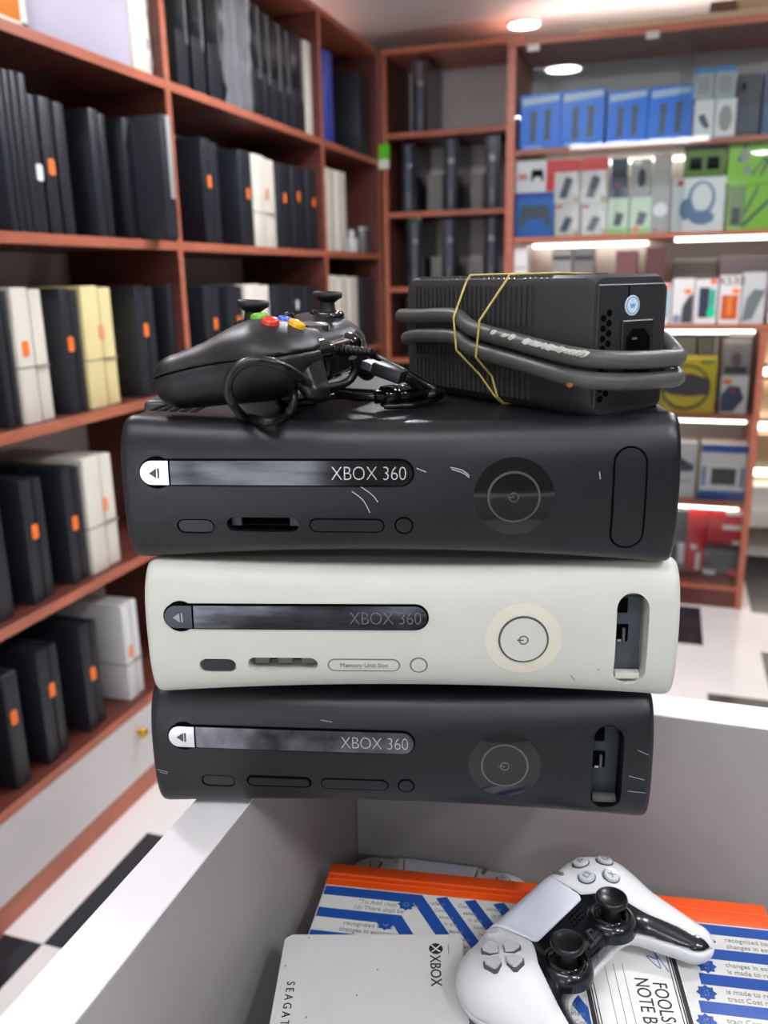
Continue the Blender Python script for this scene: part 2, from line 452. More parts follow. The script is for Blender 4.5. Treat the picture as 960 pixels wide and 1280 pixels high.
# bottom shelf
SCN(0, 0, 22, 841, 'black console with orange sticker at the start of the bottom shelf', bands=1, sticker=(-.1, .62))
ys = SCN(0, 42, 73, 809, 'black console with orange and yellow stickers on the bottom shelf', sticker=(.0, .62))
bx('yellow_sticker', -.055, -.02, -.0345, -.0325, .175, .19, mat('yellow_green_sticker', '#d8d83c', .5), ys)
SCN(0, 97, 122, 778, 'black console with orange sticker against the white one on bottom shelf', sticker=(-.05, .52))
SCN(0, 150, 172, 752, 'cool white two-layer console with pale sticker on bottom shelf', m=COOLW, sticker=(-.2, .5), smat=PALE_OR, seam=.38)

# second bay, top shelf (slim consoles with glossy fronts)
for k, (xa, xb, yt, lb) in enumerate([
    (212, 227, -60, 'glossy-fronted slim console, first along the middle bay top shelf'),
    (233, 248, -48, 'glossy-fronted slim console, second along the middle bay top shelf'),
    (254, 271, -36, 'glossy-fronted slim console standing just before the plastic-wrapped pair'),
    (276, 291, -26, 'slim console wrapped in clear plastic, first of the wrapped pair'),
    (294, 308, -14, 'slim console wrapped in clear plastic, second of the wrapped pair'),
    (312, 322, 4, 'glossy slim console right after the plastic-wrapped pair'),
    (325, 334, 16, 'glossy slim console, second after the plastic-wrapped pair'),
    (337, 348.5, 27, 'glossy slim console, third after the plastic-wrapped pair'),
    (351, 358.5, 36, 'narrow glossy slim console, fourth after the plastic-wrapped pair'),
    (362, 378, 44, 'wide glossy slim console right before the cream console')]):
    SCN(4, xa, xb, yt, lb, bands=1, cap=.55, inset=.03)
SCN(4, 381, 396, 54, 'cream slim console at the end of the middle bay top shelf', m=CREAM, bands=1, inset=.03)
# second bay, second shelf
SCN(3, 250, 272, 174, 'wide black console with orange sticker at the start of the middle bay', sticker=(-.15, .6))
SCN(3, 298, 313, 188, 'black console with orange sticker right before the cream one in middle bay', bands=1, sticker=(.1, .56))
SCN(3, 314, 343, 195, 'cream two-layer console with faint sticker in the middle bay', m=CREAM, sticker=(.1, .6), smat=PALE_OR, seam=.38)
SCN(3, 346.5, 361, 204, 'black console with orange sticker right after the cream one in middle bay', bands=1, sticker=(.0, .6))
SCN(3, 364, 379, 208, 'black console with orange sticker, second after the cream one in middle bay', bands=1, sticker=(.0, .64))
SCN(3, 383, 398, 212, 'black console with orange sticker against the upright before the corner bay', bands=1, sticker=(.0, .6))
# second bay, third shelf
SCN(2, 253, 275, 357, 'black console with orange sticker above the black gamepad grip', sticker=(.1, .6))
SCN(2, 284, 304, 356, 'black console with orange sticker just before the small cream one', sticker=(.1, .6))
SCN(2, 307, 337, 355, 'cream console seen above the black gamepad in the middle bay', m=CREAM)
SCN(2, 341, 360, 356, 'black console right after the cream one above the black gamepad', bands=1)
SCN(2, 363, 378, 357, 'black console with a small white mark above the black gamepad', bands=1, sticker=(0, .75), smat=PAPER)
SCN(2, 381, 398, 357, 'black console against the upright above the black gamepad stick', bands=1)
# corner bay
SCN(4, 405, 415, 64, 'slim blue console at the start of the corner bay top shelf', m=mat('blue_plastic', '#3c4fb4', .35), bands=1)
SCN(4, 448, 462, 93, 'thick dark console with wide side showing in the corner bay', bands=2)
SCN(3, 406, 417, 210, 'white upright console, first of the pair in the corner bay', m=CREAM, bands=1)
SCN(3, 420, 432, 214, 'white upright console, second of the pair in the corner bay', m=CREAM, bands=1)
for k, (a, b) in enumerate(((409, 421), (422.5, 434), (436, 447))):
    SCN(2, a, b, 344+k, ['first', 'second', 'third'][k]+' of three white consoles low in the corner bay', m=CREAM, bands=1)
SCN(2, 452, 468, 347, 'dark console right after the three white ones low in the corner bay', bands=1)

def small_shelf_things():
    # top shelf of the first bay: big lilac carton, orange packet, wrapped cream bundle
    z = LZ[4]
    def carton(name, label, cat, ya, yb, h, d, m, inset, mark=None):
        t = thing(name, label, cat, (GX-inset, (ya+yb)/2, z)); hw = (yb-ya)/2
        bx('body', -d, 0, -hw, hw, 0, h, m, t, .003)
        return t, hw
    a = on_x(30, 30, GX-.03).y; b = on_x(165, 72, GX-.03).y
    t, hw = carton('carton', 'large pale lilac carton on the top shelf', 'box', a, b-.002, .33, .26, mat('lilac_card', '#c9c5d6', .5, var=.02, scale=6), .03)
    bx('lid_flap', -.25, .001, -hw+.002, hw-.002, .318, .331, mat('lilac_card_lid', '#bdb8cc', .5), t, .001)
    b2 = a-.004; a2 = b2-.13
    t, hw = carton('carton', 'bright orange and white carton at the picture corner on the top shelf', 'box', a2, b2, .2, .25, mat('orange_card', '#f28a1a', .5), .02)
    bx('white_edge', -.02, .001, hw-.016, hw+.0005, 0, .2005, PAPER, t)
    bx('white_edge', -.02, .001, -hw, hw, 0, .012, PAPER, t)
    a3 = b+.002; b3 = on_x(203, 92, GX-.03).y
    t, hw = carton('game_console', 'cream console in crinkled clear wrap with yellow label on the top shelf', 'console', a3, b3-.002, .3, .26, CREAM, .03)
    bx('yellow_label', -.01, .001, -hw+.004, hw*.1, .17, .24, mat('yellow_label', '#f1cf3c', .5), t)
    bm = bmesh.new(); rnd = random.Random(4)
    for k in range(26):
        y = hw*(.1+.85*rnd.random()); zz = .01+.28*rnd.random()
        bmesh.ops.create_icosphere(bm, subdivisions=1, radius=.006+.004*rnd.random(), matrix=Matrix.Translation((.001, y, zz)) @ Matrix.Diagonal((.3, 1, 1.8, 1)))
    obj('crinkled_wrap', bm, t, mat('clear_wrap', '#f4f4f2', .12, trans=.5))
    # plastic bag round two slim consoles of the middle bay
    ya = on_x(274, 60, GX-.02).y; yb = on_x(309, 60, GX-.02).y
    bm = bmesh.new(); nu, nv = 26, 40; rnd = random.Random(9)
    grid = []
    for i in range(nu+1):
        row = []
        for j in range(nv+1):
            u = i/nu; v = j/nv
            x = .004 + .008*math.sin(u*23+3*math.sin(v*5))*math.sin(v*17+u*7)+.004*rnd.random()
            y = ya+(yb-ya)*u + .012*max(0, .18-v)*u*20*.35
            zz = LZ[4]-.004 + v*.36
            row.append(bm.verts.new((GX-.018+x, y, zz)))
        grid.append(row)
    for i in range(nu):
        for j in range(nv): bm.faces.new((grid[i][j], grid[i+1][j], grid[i+1][j+1], grid[i][j+1]))
    r = bmesh.ops.solidify(bm, geom=bm.faces[:], thickness=.0008)
    o = obj('plastic_bag', bm, None, mat('clear_bag', '#e8ecef', .12, alpha=.2)); smooth(o, 60)
    tag(o, 'crumpled clear plastic bag wrapped over two slim consoles on the top shelf', 'plastic bag')
    # silver canister and white pad in the corner bay
    z3 = LZ[3]
    c = on_x(447, 300, GX-.10)
    t = thing('canister', 'small silver canister behind the white pad in the corner bay', 'canister', (GX-.085, on_x(451, 300, GX-.085).y, z3))
    bm = bmesh.new(); lathe(bm, [(.05, 0), (.052, .004), (.052, .085), (.048, .09)], 28); smooth(obj('drum', bm, t, mat('brushed_silver', '#9a9a9a', .3, .9)))
    bm = bmesh.new(); lathe(bm, [(.054, .09), (.054, .108), (.05, .112)], 28); smooth(obj('lid', bm, t, mat('silver_lid', '#b5b5b3', .25, .9)))
    t = thing('adapter', 'small white adapter standing at the shelf edge in the corner bay', 'adapter', (GX-.035, on_x(440, 305, GX-.035).y, z3))
    bx('body', -.03, .02, -.024, .024, 0, .055, COOLW, t, .006, 3)
    bx('neck', -.012, .01, -.01, .012, .055, .085, COOLW, t, .004, 2)
small_shelf_things()

# ------------------------------------------------------------------ open bay on the far wall
def build_open_bay():
    x0, x1 = -1.159, -.598
    t = thing('open_shelf_bay', 'open red-brown shelf bay in the corner holding slim dark consoles', 'shelf unit', ((x0+x1)/2, BY, 0))
    ox = (x0+x1)/2
    def P(n, xa, xb, ya, yb, za, zb, m): return bx(n, xa-ox, xb-ox, ya-BY, yb-BY, za, zb, m, t, .001, 1)
    for xa in (x0, x1-.022):
        P('upright_panel', xa, xa+.022, BY+.0022, BY+.33, 0, 2.084, WOODSHADE)
        P('lit_edge', xa, xa+.022, BY, BY+.002, 0, 2.084, WOOD)
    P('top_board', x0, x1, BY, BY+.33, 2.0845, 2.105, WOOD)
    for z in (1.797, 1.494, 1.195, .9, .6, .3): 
        P('shelf_board', x0+.0225, x1-.0225, BY+.0032, BY+.33, z-.021, z, WOODSHADE)
        P('lit_edge', x0+.0225, x1-.0225, BY+.001, BY+.003, z-.021, z, WOOD)
    P('back_panel', x0, x1, BY+.3305, BY+.338, 0, 2.084, BACKP)
    rows = [(1.797, [(515, 534, 76)], ['slim dark console alone on the top shelf of the open bay']),
            (1.494, [(501, 519, 180), (554, 573, 172), (606, 626, 167)], ['first of three slim dark consoles on second shelf of open bay', 'second of three slim dark consoles on second shelf of open bay', 'slim dark console against the cabinet post on second shelf of open bay']),
            (1.195, [(509, 527, 276), (552, 571, 273), (605, 624, 270)], ['first of three slim dark consoles on third shelf of open bay', 'second of three slim dark consoles on third shelf of open bay', 'slim dark console against the cabinet post on third shelf of open bay']),
            (.9, [(508, 526, 372)], ['slim dark console low in the open bay beside the power brick'])]
    for z, its, lbs in rows:
        for (xa, xb, yt), lb in zip(its, lbs):
            Yf = BY+.05
            a = on_y(xa, yt, Yf); b = on_y(xb, yt, Yf); w = (b.x-a.x)/2
            h = a.z-z
            c = thing('slim_console', lb, 'console', ((a.x+b.x)/2, Yf, z), 0, 'slim consoles upright in the open bay')
            # waisted upright body
            bm = bmesh.new(); n = 14; prof = []
            for k in range(n+1):
                v = k/n; ww = w*(1-.10*math.sin(PI*v)); prof.append((ww, h*v))
            poly = [(p[0], p[1]) for p in prof]+[(-p[0], p[1]) for p in prof[::-1]]
            prism(bm, ccw(poly), -.24, 0, frame_m((0, 0, 0), (1, 0, 0), (0, 0, 1), (0, -1, 0)))
            smooth(obj('shell', bm, c, mat('slim_gloss_black', '#22252c', .18, coat=.3)))
            bm = bmesh.new(); prism(bm, ccw([(-w*.42, h*.02), (w*.42, h*.02), (w*.42, h*.98), (-w*.42, h*.98)]), 0, .002, frame_m((0, 0, 0), (1, 0, 0), (0, 0, 1), (0, -1, 0)))
            f = obj('front_strip', bm, c, mat('slim_front_strip', '#59626e', .2, coat=.3))
            bm = bmesh.new(); lathe(bm, [(.013, 0), (.013, .004), (.010, .005), (.001, .005)], 20, frame_m((0, -.002, h*.68), (1, 0, 0), (0, 0, 1), (0, -1, 0)))
            p = obj('power_button', bm, f, RINGM); p['label'] = 'round silver power button'
            bx('disc_slot', -.002, .002, -.0032, -.0015, h*.08, h*.30, RINGM, f)
            if yt in (172, 167, 276):
                bx('top_glint', -w*.95, w*.95, -.012, .0, h+.0005, h+.007, mat('glint_pale', '#f3efe0', .15, .6), c, .002)  # lamp reflection on the console top, modelled as a bright plate
    for (xa, xb, yt, z, lb) in ((534, 553, 219, 1.494, 'grey-white carton behind the second shelf consoles of open bay'), (590, 604, 217, 1.494, 'narrow grey carton before the cabinet post, second shelf of open bay'),
                                (539, 553, 321, 1.195, 'grey-white carton low behind third shelf consoles of open bay'), (588, 604, 319, 1.195, 'narrow grey carton before the post, third shelf of open bay')):
        Yf = BY+.15; a = on_y(xa, yt, Yf); b = on_y(xb, yt, Yf)
        c = thing('carton', lb, 'box', ((a.x+b.x)/2, Yf, z)); w = (b.x-a.x)/2
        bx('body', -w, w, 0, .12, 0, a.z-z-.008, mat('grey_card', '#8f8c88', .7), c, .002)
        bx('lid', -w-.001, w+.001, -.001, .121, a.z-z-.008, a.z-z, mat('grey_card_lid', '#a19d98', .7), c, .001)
    # hanging tag at the corner
    a = on_y(478, 180, BY-.012); b = on_y(478, 211, BY-.012)
    t = thing('hanging_tag', 'bright green and white tag on the corner post of the shelving', 'tag', (a.x, BY-.006, b.z)); hgt = a.z-b.z
    bm = bmesh.new(); prism(bm, rrect(-.027, .027, hgt*.36, hgt, .008), -.003, .003, frame_m((0, 0, 0), (1, 0, 0), (0, 0, 1), (0, -1, 0))); obj('card', bm, t, mat('tag_green', '#5fd022', .4, emit=None))
    bm = bmesh.new(); prism(bm, rrect(-.024, .026, 0, hgt*.38, .006), -.002, .004, frame_m((0, 0, 0), (1, 0, 0), (0, 0, 1), (0, -1, 0))); obj('price_panel', bm, t, mat('tag_white', '#dfead8', .5))
build_open_bay()

# ------------------------------------------------------------------ glass display cabinet
R1, R2, R3, R4, R5, RB = 1.667, 1.368, 1.051, .733, .408, .087
GXL, GXR = -.598, .325
STRIPGLOW = emit_mat('strip_glow_white', '#fff4e4', 4.)
def build_cabinet():
    ox = (GXL+GXR)/2
    t = thing('display_cabinet', 'red-brown display cabinet with sliding glass and shelves of boxed accessories', 'cabinet', (ox, CY, 0))
    def P(n, xa, xb, ya, yb, za, zb, m, bev=.001): return bx(n, xa-ox, xb-ox, ya-CY, yb-CY, za, zb, m, t, bev, 1)
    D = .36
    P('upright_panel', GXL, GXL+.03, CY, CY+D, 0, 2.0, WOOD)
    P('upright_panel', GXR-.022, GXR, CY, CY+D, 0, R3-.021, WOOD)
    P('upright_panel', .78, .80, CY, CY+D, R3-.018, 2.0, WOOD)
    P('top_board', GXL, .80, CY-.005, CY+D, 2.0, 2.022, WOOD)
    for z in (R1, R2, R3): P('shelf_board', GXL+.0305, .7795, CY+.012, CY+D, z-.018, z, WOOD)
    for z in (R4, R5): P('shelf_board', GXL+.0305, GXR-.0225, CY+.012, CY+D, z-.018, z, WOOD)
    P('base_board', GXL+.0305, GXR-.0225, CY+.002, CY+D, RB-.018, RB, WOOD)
    P('plinth', GXL+.0305, GXR-.001, CY+.006, CY+.026, 0, RB-.019, WOODSHADE)
    bk = mat('cabinet_back_white', '#c9c6c2', .4)
    P('back_panel', GXL, GXR, CY+D+.0005, CY+D+.008, 0, R3-.0185, bk)
    P('back_panel', GXL, .80, CY+D+.0005, CY+D+.008, R3-.018, 2.0, bk)
    for z, xa, xb, yy in ((R1, GXL+.1, .1, D-.05), (R2, .0, .30, .03), (R2, GXL+.06, -.1, D-.05), (R3, GXL+.06, GXR-.04, .03), (R4, GXL+.06, GXR-.04, .03), (R5, GXL+.06, GXR-.04, .03)):
        o = P('glow_strip', xa, xb, CY+yy, CY+yy+.018, z-.031, z-.0185, STRIPGLOW); o['label'] = 'added white light strip'  # strips added under the shelves to brighten the goods
    g = glass_mat('clear_glass', '#f4f7f7', 1.36)
    P('glass_pane', GXL+.031, .02, CY+.006, CY+.010, R2+.002, 1.998, g, 0)
    P('glass_pane', -.02, .779, CY+.0005, CY+.0045, R2+.002, 1.998, g, 0)
    P('glass_pane', GXL+.031, -.0, CY+.006, CY+.010, RB+.002, R3-.02, g, 0)
    P('glass_pane', -.03, GXR-.0235, CY+.0005, CY+.0045, RB+.002, R3-.02, g, 0)
    cl = mat('glass_clip', '#cfc8c0', .3)
    for px, py in ((667, 60), (816, 44)):
        q = on_y(px, py, CY)
        P('glass_clip', q.x-.022, q.x+.022, CY-.008, CY-.0005, q.z-.012, q.z+.012, cl, .003)
    q = on_y(938, 417, CY)
    P('lock', .20, .28, CY-.006, CY-.0005, R3-.04, R3-.024, cl, .002)
    for (xa, xb, ya, yb) in ((700, 820, 36, 30), (822, 1010, 20, 0)):
        pass
    for (xa, xb) in ((-.56, .76),):
        yy = CY+.24 if xa > -1 else BY+.12
        zz = 2.0225 if xa > -1 else 2.1055
        o = P('glow_strip', xa, xb, yy, yy+.03, zz, zz+.012, emit_mat('ceiling_fill_glow', '#fffaf6', 9.)); o['label'] = 'added light strip along the cabinet top, out of view'  # unseen strip added on the cabinet to lift the ceiling brightness
    # planks lying on top of the cabinet
    for k, (xa, xb, z0, z1, dy, hx) in enumerate(((-.35, .42, 2.0225, 2.050, .03, '#d9bfa0'), (.06, .14, 2.051, 2.078, .02, '#6a4a38'), (.145, .62, 2.051, 2.105, .05, '#c9a983'))):
        lb = ('long pale plank lying on the display cabinet', 'short dark offcut lying on the planks over the cabinet', 'upper tan board stacked on the display cabinet')[k]
        tag(bx('plank', xa, xb, CY+dy, CY+dy+.2, z0, z1, mat('plank_%d' % k, hx, .55, var=.08, scale=12, stretch=(1, 8, 8)), None, .002), lb, 'plank')
build_cabinet()

def tri_art(bm, poly, y=-.0012):
    prism(bm, ccw(poly), 0, .0012, frame_m((0, 0, 0), (1, 0, 0), (0, 0, 1), (0, -1, 0)))
def product(label, xa, xb, yt, zb, m, depth=.1, Y=CY+.05, ztop=None, name='product_box', group='boxed accessories in the glass cabinet', arts=(), cat='box'):
    """box whose front stands at Y; arts: (part, material, polygons in 0..1 front coordinates)"""
    a = on_y(xa, yt, Y); b = on_y(xb, yt, Y)
    w = b.x-a.x-.002; zt = ztop if ztop else (a.z+b.z)/2; h = zt-zb-.001
    t = thing(name, label, cat, ((a.x+b.x)/2, Y, zb+.0005), 0, group)
    bx('carton', -w/2, w/2, 0, depth, 0, h, m, t, .0015, 1)
    for i, (pn, pm, polys) in enumerate(arts):
        bm = bmesh.new()
        for poly in polys:
            pts = [((u-.5)*w, v*h) for u, v in poly]
            prism(bm, ccw(pts), 0, .0008+.0005*i, frame_m((0, 0, 0), (1, 0, 0), (0, 0, 1), (0, -1, 0)))
        obj(pn, bm, t, pm)
    return t, zt
def rect(u0, u1, v0, v1): return [(u0, v0), (u1, v0), (u1, v1), (u0, v1)]
def oval(cu, cv, ru, rv, n=20): return [(cu+ru*math.cos(2*PI*k/n), cv+rv*math.sin(2*PI*k/n)) for k in range(n)]
def padshape(cu, cv, s, sv):
    pts = [(-1, -.9), (-.75, -1), (-.5, -.3), (.5, -.3), (.75, -1), (1, -.9), (.95, .3), (.7, .8), (.3, .7), (-.3, .7), (-.7, .8), (-.95, .3)]
    return [(cu+p[0]*s, cv+p[1]*sv) for p in pts]
def vpad(cu, cv, s, sv):   # gamepad seen on edge: a dark dumb-bell
    pts = [(-.6, -1), (.5, -.95), (.45, -.2), (.45, .3), (.7, 1), (-.5, .95), (-.4, .2), (-.45, -.3)]
    return [(cu+p[0]*s, cv+p[1]*sv) for p in pts]
def build_products():
    BLUE = mat('box_blue', '#067ef0', .35); WB = mat('box_white', '#e9e9e6', .4); DK = mat('box_dark', '#20262e', .35); SIL = mat('box_print_grey', '#4a5560', .4)
    LB = mat('box_pale_blue', '#c4d8ec', .35); DB = mat('box_deep_blue', '#2450a8', .35); GY = mat('box_grey', '#9c9a95', .45); RED = mat('box_red', '#d8262c', .35, coat=.2)
    GRN = mat('box_green', '#8cc63a', .4); LGR = mat('box_pale_green', '#cfe3c2', .45); OGR = mat('box_olive', '#5f7f2c', .4); ORG = ORANGE; TEAL = mat('print_teal', '#17b59a', .3)
    CY_ = mat('box_light_blue', '#5f9fc8', .35); MAR = mat('box_maroon', '#5e3437', .45); YEL = mat('box_yellow', '#dcc310', .4); STEEL = mat('print_steel', '#7d95b5', .4); TAN = mat('print_tan', '#c49a62', .5)
    ord_ = ['first', 'second', 'third', 'fourth']
    # top row: four blue pad boxes
    for k, (xa, xb, yt) in enumerate(((650.5, 702.5, 117), (702.5, 757.5, 111), (760, 812, 112), (812.5, 868, 107))):
        product(ord_[k]+' of four bright blue gamepad boxes, counted from the wooden post', xa, xb, yt, R1, BLUE, .11, group='blue gamepad boxes', arts=[
            ('white_band', LB, [[(.05, .80), (.95, .86), (.95, .97), (.05, .93)]]), ('picture', SIL, [vpad(.33, .42, .14, .28), vpad(.68, .44, .14, .28)]), ('bottom_text', LB, [rect(.1, .55, .04, .07)])])
    for k, (xa, xb) in enumerate(((868.5, 894.5), (895, 922.5))):
        n = ('beside the blue boxes', 'beside the dark box')[k]
        _, zt = product('small white box with dark picture at the bottom, '+n, xa, xb, 124-1.5*k, R1, WB, .09, arts=[('picture', SIL if k == 0 else GY, [[(.25, .6), (.5, .65), (.8, .35), (.75, .25), (.5, .3), (.25, .5)]] if k == 0 else [oval(.5, .5, .32, .33)]), ('blue_foot', CY_, [rect(.02, .98, .0, .05)])])
        product('small grey box with blue rim stacked on white one '+n, xa, xb, 84.5-3*k, zt, mat('box_haze', '#a9b4b6', .4), .09, arts=[('blue_rim', mat('rim_blue', '#2f86c4', .35), [rect(.02, .98, .82, .99)]), ('picture', GY, [rect(.2, .8, .15, .7)])])
    product('dark boxed accessory next to the small white boxes on top cabinet shelf', 923.5, 955, 92, R1, DK, .12, arts=[('panel', mat('dark_panel', '#2b3a4e', .3), [rect(.08, .92, .1, .5)]), ('lens', GROOVE, [oval(.25, .8, .1, .07)])])
    product('dark blue boxed accessory at the picture edge on top cabinet shelf', 957, 990, 88, R1, mat('box_navy', '#2a4f78', .3), .12, arts=[('panel', DK, [rect(.1, .9, .5, .9)])])
    # second row
    _, zt = product('blue box with grey gamepad picture under the red-white gamepad box', 645, 693.5, 241, R2, mat('box_ps_blue', '#2c6ec0', .35), .1, arts=[('picture', SIL, [padshape(.5, .5, .42, .3)]), ('top_line', DB, [rect(.0, 1, .9, .99)])])
    product('white and red gamepad box stacked on the blue one by the post', 645, 695, 200, zt, WB, .1, arts=[('red_side', RED, [rect(.78, .99, .02, .98)]), ('picture', GROOVE, [padshape(.55, .55, .16, .22)]), ('faded_red_mark', mat('pale_red', '#dd8a86', .5), [rect(.06, .3, .4, .6)])])
    for k, (xa, xb) in enumerate(((693.5, 725), (727, 760))):
        n = ('first', 'second')[k]
        ch = [('picture', SIL, [[(.2, .15), (.5, .12), (.75, .55), (.45, .62)]]), ('cable', PAPER, [[(.8, .2), (.92, .3), (.8, .75), (.62, .85), (.75, .6)]]), ('print', TAN, [rect(.8, .97, .03, .15)])]
        _, zt = product('white and tan charger box, lower one of the %s red-topped stack' % n, xa, xb, 255-.5*k, R2, mat('box_cream', '#dcd6cf', .45), .08, arts=ch+[('red_mark', RED, [rect(.05, .3, .88, .96)])], group='charger boxes')
        product('white charger box with red top, upper one of the %s stack' % n, xa, xb+1, 199-3*k, zt, mat('box_cream', '#dcd6cf', .45), .08, arts=ch+[('red_top', RED, [rect(.0, 1, .72, 1)])], group='charger boxes')
    for k, (xa, xb) in enumerate(((760.5, 787), (788, 816.5))):
        _, zt = product(('pale green charger box under the dark slim box', 'pale green charger box with orange dot under the grey box')[k], xa, xb, 247-1*k, R2, LGR, .08, arts=[('picture', SIL, [[(.28, .25), (.62, .22), (.8, .55), (.4, .62)]]), ('green_foot', mat('print_green', '#9ccf7d', .4), [rect(.0, 1, 0, .16)])]+([('orange_dot', ORG, [oval(.3, .12, .14, .1)])] if k else []))
        if k == 0: product('slim dark blue-grey box standing on a pale green charger box', 764, 786, 197, zt, mat('box_slate', '#3f4a5e', .4), .07, arts=[('red_line', RED, [rect(.3, .7, .3, .34)]), ('panel', DK, [rect(.1, .9, .5, .95)])])
        else: product('grey box with small dark picture standing on a pale green charger box', 789, 816, 198, zt, GY, .07, arts=[('picture', DK, [oval(.55, .5, .2, .25)]), ('top_patch', WB, [rect(.1, .5, .85, .97)])])
    product('tall narrow grey box beside the headphone box', 817.5, 842, 192, R2, mat('box_tall_grey', '#a8a49c', .45), .08, arts=[('swirl', WB, [oval(.5, .3, .4, .09), ]), ('red_spot', RED, [oval(.25, .04, .14, .015), oval(.6, .975, .1, .01)])])
    _, zt = product('white headphone box with blue-grey headphones picture', 842.5, 909, 221, R2, WB, .12, arts=[('picture', STEEL, [oval(.55, .6, .27, .33, 28)]), ('inner', WB, [oval(.56, .63, .19, .25, 28)]), ('ear_cups', mat('print_denim', '#66819f', .4), [oval(.27, .42, .13, .2), oval(.58, .26, .24, .13)]), ('badge', RED, [oval(.13, .9, .06, .06)])])
    product('dark green box with two black lenses on the headphone box', 857, 909.5, 172, zt, OGR, .11, arts=[('dark_top', DK, [rect(0, 1, .7, 1)]), ('lenses', GROOVE, [rect(.14, .44, .18, .5), rect(.56, .86, .18, .5)])])
    _, zt = product('lime green earphone box with dark panel, lower of the pair', 911, 972, 230, R2, GRN, .11, arts=[('panel', OGR, [rect(.03, .36, .08, .98)]), ('cable_picture', SIL, [[(.3, .1), (.95, .78), (.97, .72), (.36, .05)], [(.3, .3), (.6, .95), (.64, .93), (.34, .25)]]), ('plug', GROOVE, [rect(.1, .28, .12, .5)])])
    product('lime green earphone box stacked on its twin at picture edge', 912, 974, 170, zt, GRN, .11, arts=[('cable_picture', SIL, [[(.2, .5), (.35, .9), (.4, .88), (.25, .45)], [(.5, .2), (.75, .55), (.9, .5), (.7, .15), (.68, .2), (.8, .46), (.74, .48), (.54, .18)]]), ('bud', GY, [oval(.35, .6, .09, .16), oval(.42, .3, .08, .1)])])
    # third row
    product('white carton in the third cabinet row next to the post', 640, 660, 305, R3, WB, .1, arts=[('line', GY, [rect(.1, .9, .7, .72)])])
    product('grey carton in the third row above the power brick', 690, 716, 310, R3, GY, .1, arts=[('line', DK, [rect(.05, .95, .85, .9)])])
    product('grey carton beside its twin above the power brick', 717, 743, 310, R3, mat('box_grey_dark', '#7c7a76', .45), .1, arts=[('line', DK, [rect(.05, .95, .85, .9)])])
    product('dull maroon carton above the power brick', 770, 798, 313, R3, mat('box_rust', '#7a4d4b', .45), .1, arts=[('line', MAR, [rect(.1, .9, .4, .6)])])
    product('dark maroon carton above the power socket end', 808, 833, 309, R3, MAR, .1, arts=[('line', mat('box_rust', '#7a4d4b', .45), [rect(.1, .9, .1, .2)])])
    product('white and teal phone case box half hidden by the power brick', 826, 840, 354, R3, WB, .06, arts=[('picture', mat('print_aqua', '#4f9fb0', .35), [rect(.1, .75, .15, .85)]), ('orange_dot', ORG, [oval(.6, .92, .3, .06)])])
    product('white box with dark sloping picture, orange dot and blue corner', 841.5, 869.5, 348, R3, WB, .06, arts=[('picture', mat('print_charcoal', '#3c4242', .35), [[(.45, .03), (.97, .03), (.97, .68), (.75, .6), (.5, .4)]]), ('blue_corner', STEEL, [oval(.25, .12, .18, .1)]), ('orange_dot', ORG, [oval(.72, .72, .17, .06)])])
    product('white phone box with navy screen and green glow picture', 870, 899, 349, R3, WB, .06, arts=[('screen', mat('print_navy', '#30354f', .3), [rect(.18, .64, .15, .82)]), ('green_band', TEAL, [rect(.66, .9, .3, .78)]), ('green_glow', mat('print_bright_green', '#12d69a', .3), [oval(.76, .26, .2, .11)]), ('orange_dot', ORG, [oval(.8, .95, .16, .05)])])
    t, _ = product('white box with orange picture and red lettering', 901, 929, 344, R3, WB, .06, arts=[('picture', mat('print_orange', '#cf5a22', .35), [rect(.12, .88, .1, .6)]), ('shade', mat('print_amber', '#e08a3a', .35), [rect(.4, .6, .2, .58)]), ('orange_dot', ORG, [oval(.75, .68, .2, .05)])])
    bm = bmesh.new(); text_bm(bm, 'X530', .04, frame_m((0, -.0016, .148), (1, 0, 0), (0, 0, 1), (0, -1, 0)), .0003); obj('lettering', bm, t, mat('print_dark_red', '#5c2a2e', .4))
    product('grey-white box with large grey phone picture at the picture edge', 930, 960, 340, R3, mat('box_mist', '#c9ccca', .4), .06, arts=[('picture', mat('print_grey_green', '#6d7a79', .35), [[(.05, .05), (.5, .1), (.98, .65), (.5, .68), (.2, .5)]])])
    product('leaning white box with orange dot past the grey phone box', 962, 990, 372, R3, WB, .06, arts=[('orange_dot', ORG, [oval(.2, .55, .2, .08)])])
    # back of the third row: framed grey cards
    product('wide grey backing carton behind the phone boxes', 842, 897, 322, R3, mat('box_umber', '#6b6660', .5), .05, Y=CY+.2, arts=[('frame', GY, [rect(.0, 1, .94, 1)])])
    product('second wide mauve backing carton behind the phone boxes', 900, 968, 318, R3, mat('box_mauve', '#8b828a', .5), .05, Y=CY+.2, arts=[('frame', GY, [rect(.0, 1, .94, 1)])])
    # fourth row
    t, _ = product('yellow box with dark goggles picture behind the grey cable', 818, 898, 447, R4, YEL, .1, arts=[
        ('cable_picture', mat('print_brown', '#3a3420', .4), [oval(.52, .46, .40, .42, 28)]), ('cable_inner', YEL, [oval(.52, .47, .36, .37, 28)]), ('goggles', mat('print_goggles', '#3b3a49', .35), [[(.15, .4), (.25, .68), (.6, .72), (.9, .62), (.88, .34), (.6, .3), (.3, .33)]]), ('green_mark', OGR, [rect(.75, .95, .9, .96)])])
    product('grey carton half behind the yellow goggles box', 822, 842, 416, R4, GY, .08, Y=CY+.2, arts=[('line', WB, [rect(.9, 1, 0, 1)])])
    product('grey carton behind the middle of the yellow goggles box', 844, 871, 416, R4, mat('box_ash', '#84827e', .5), .08, Y=CY+.2, arts=[('line', DK, [rect(.0, 1, .95, 1)])])
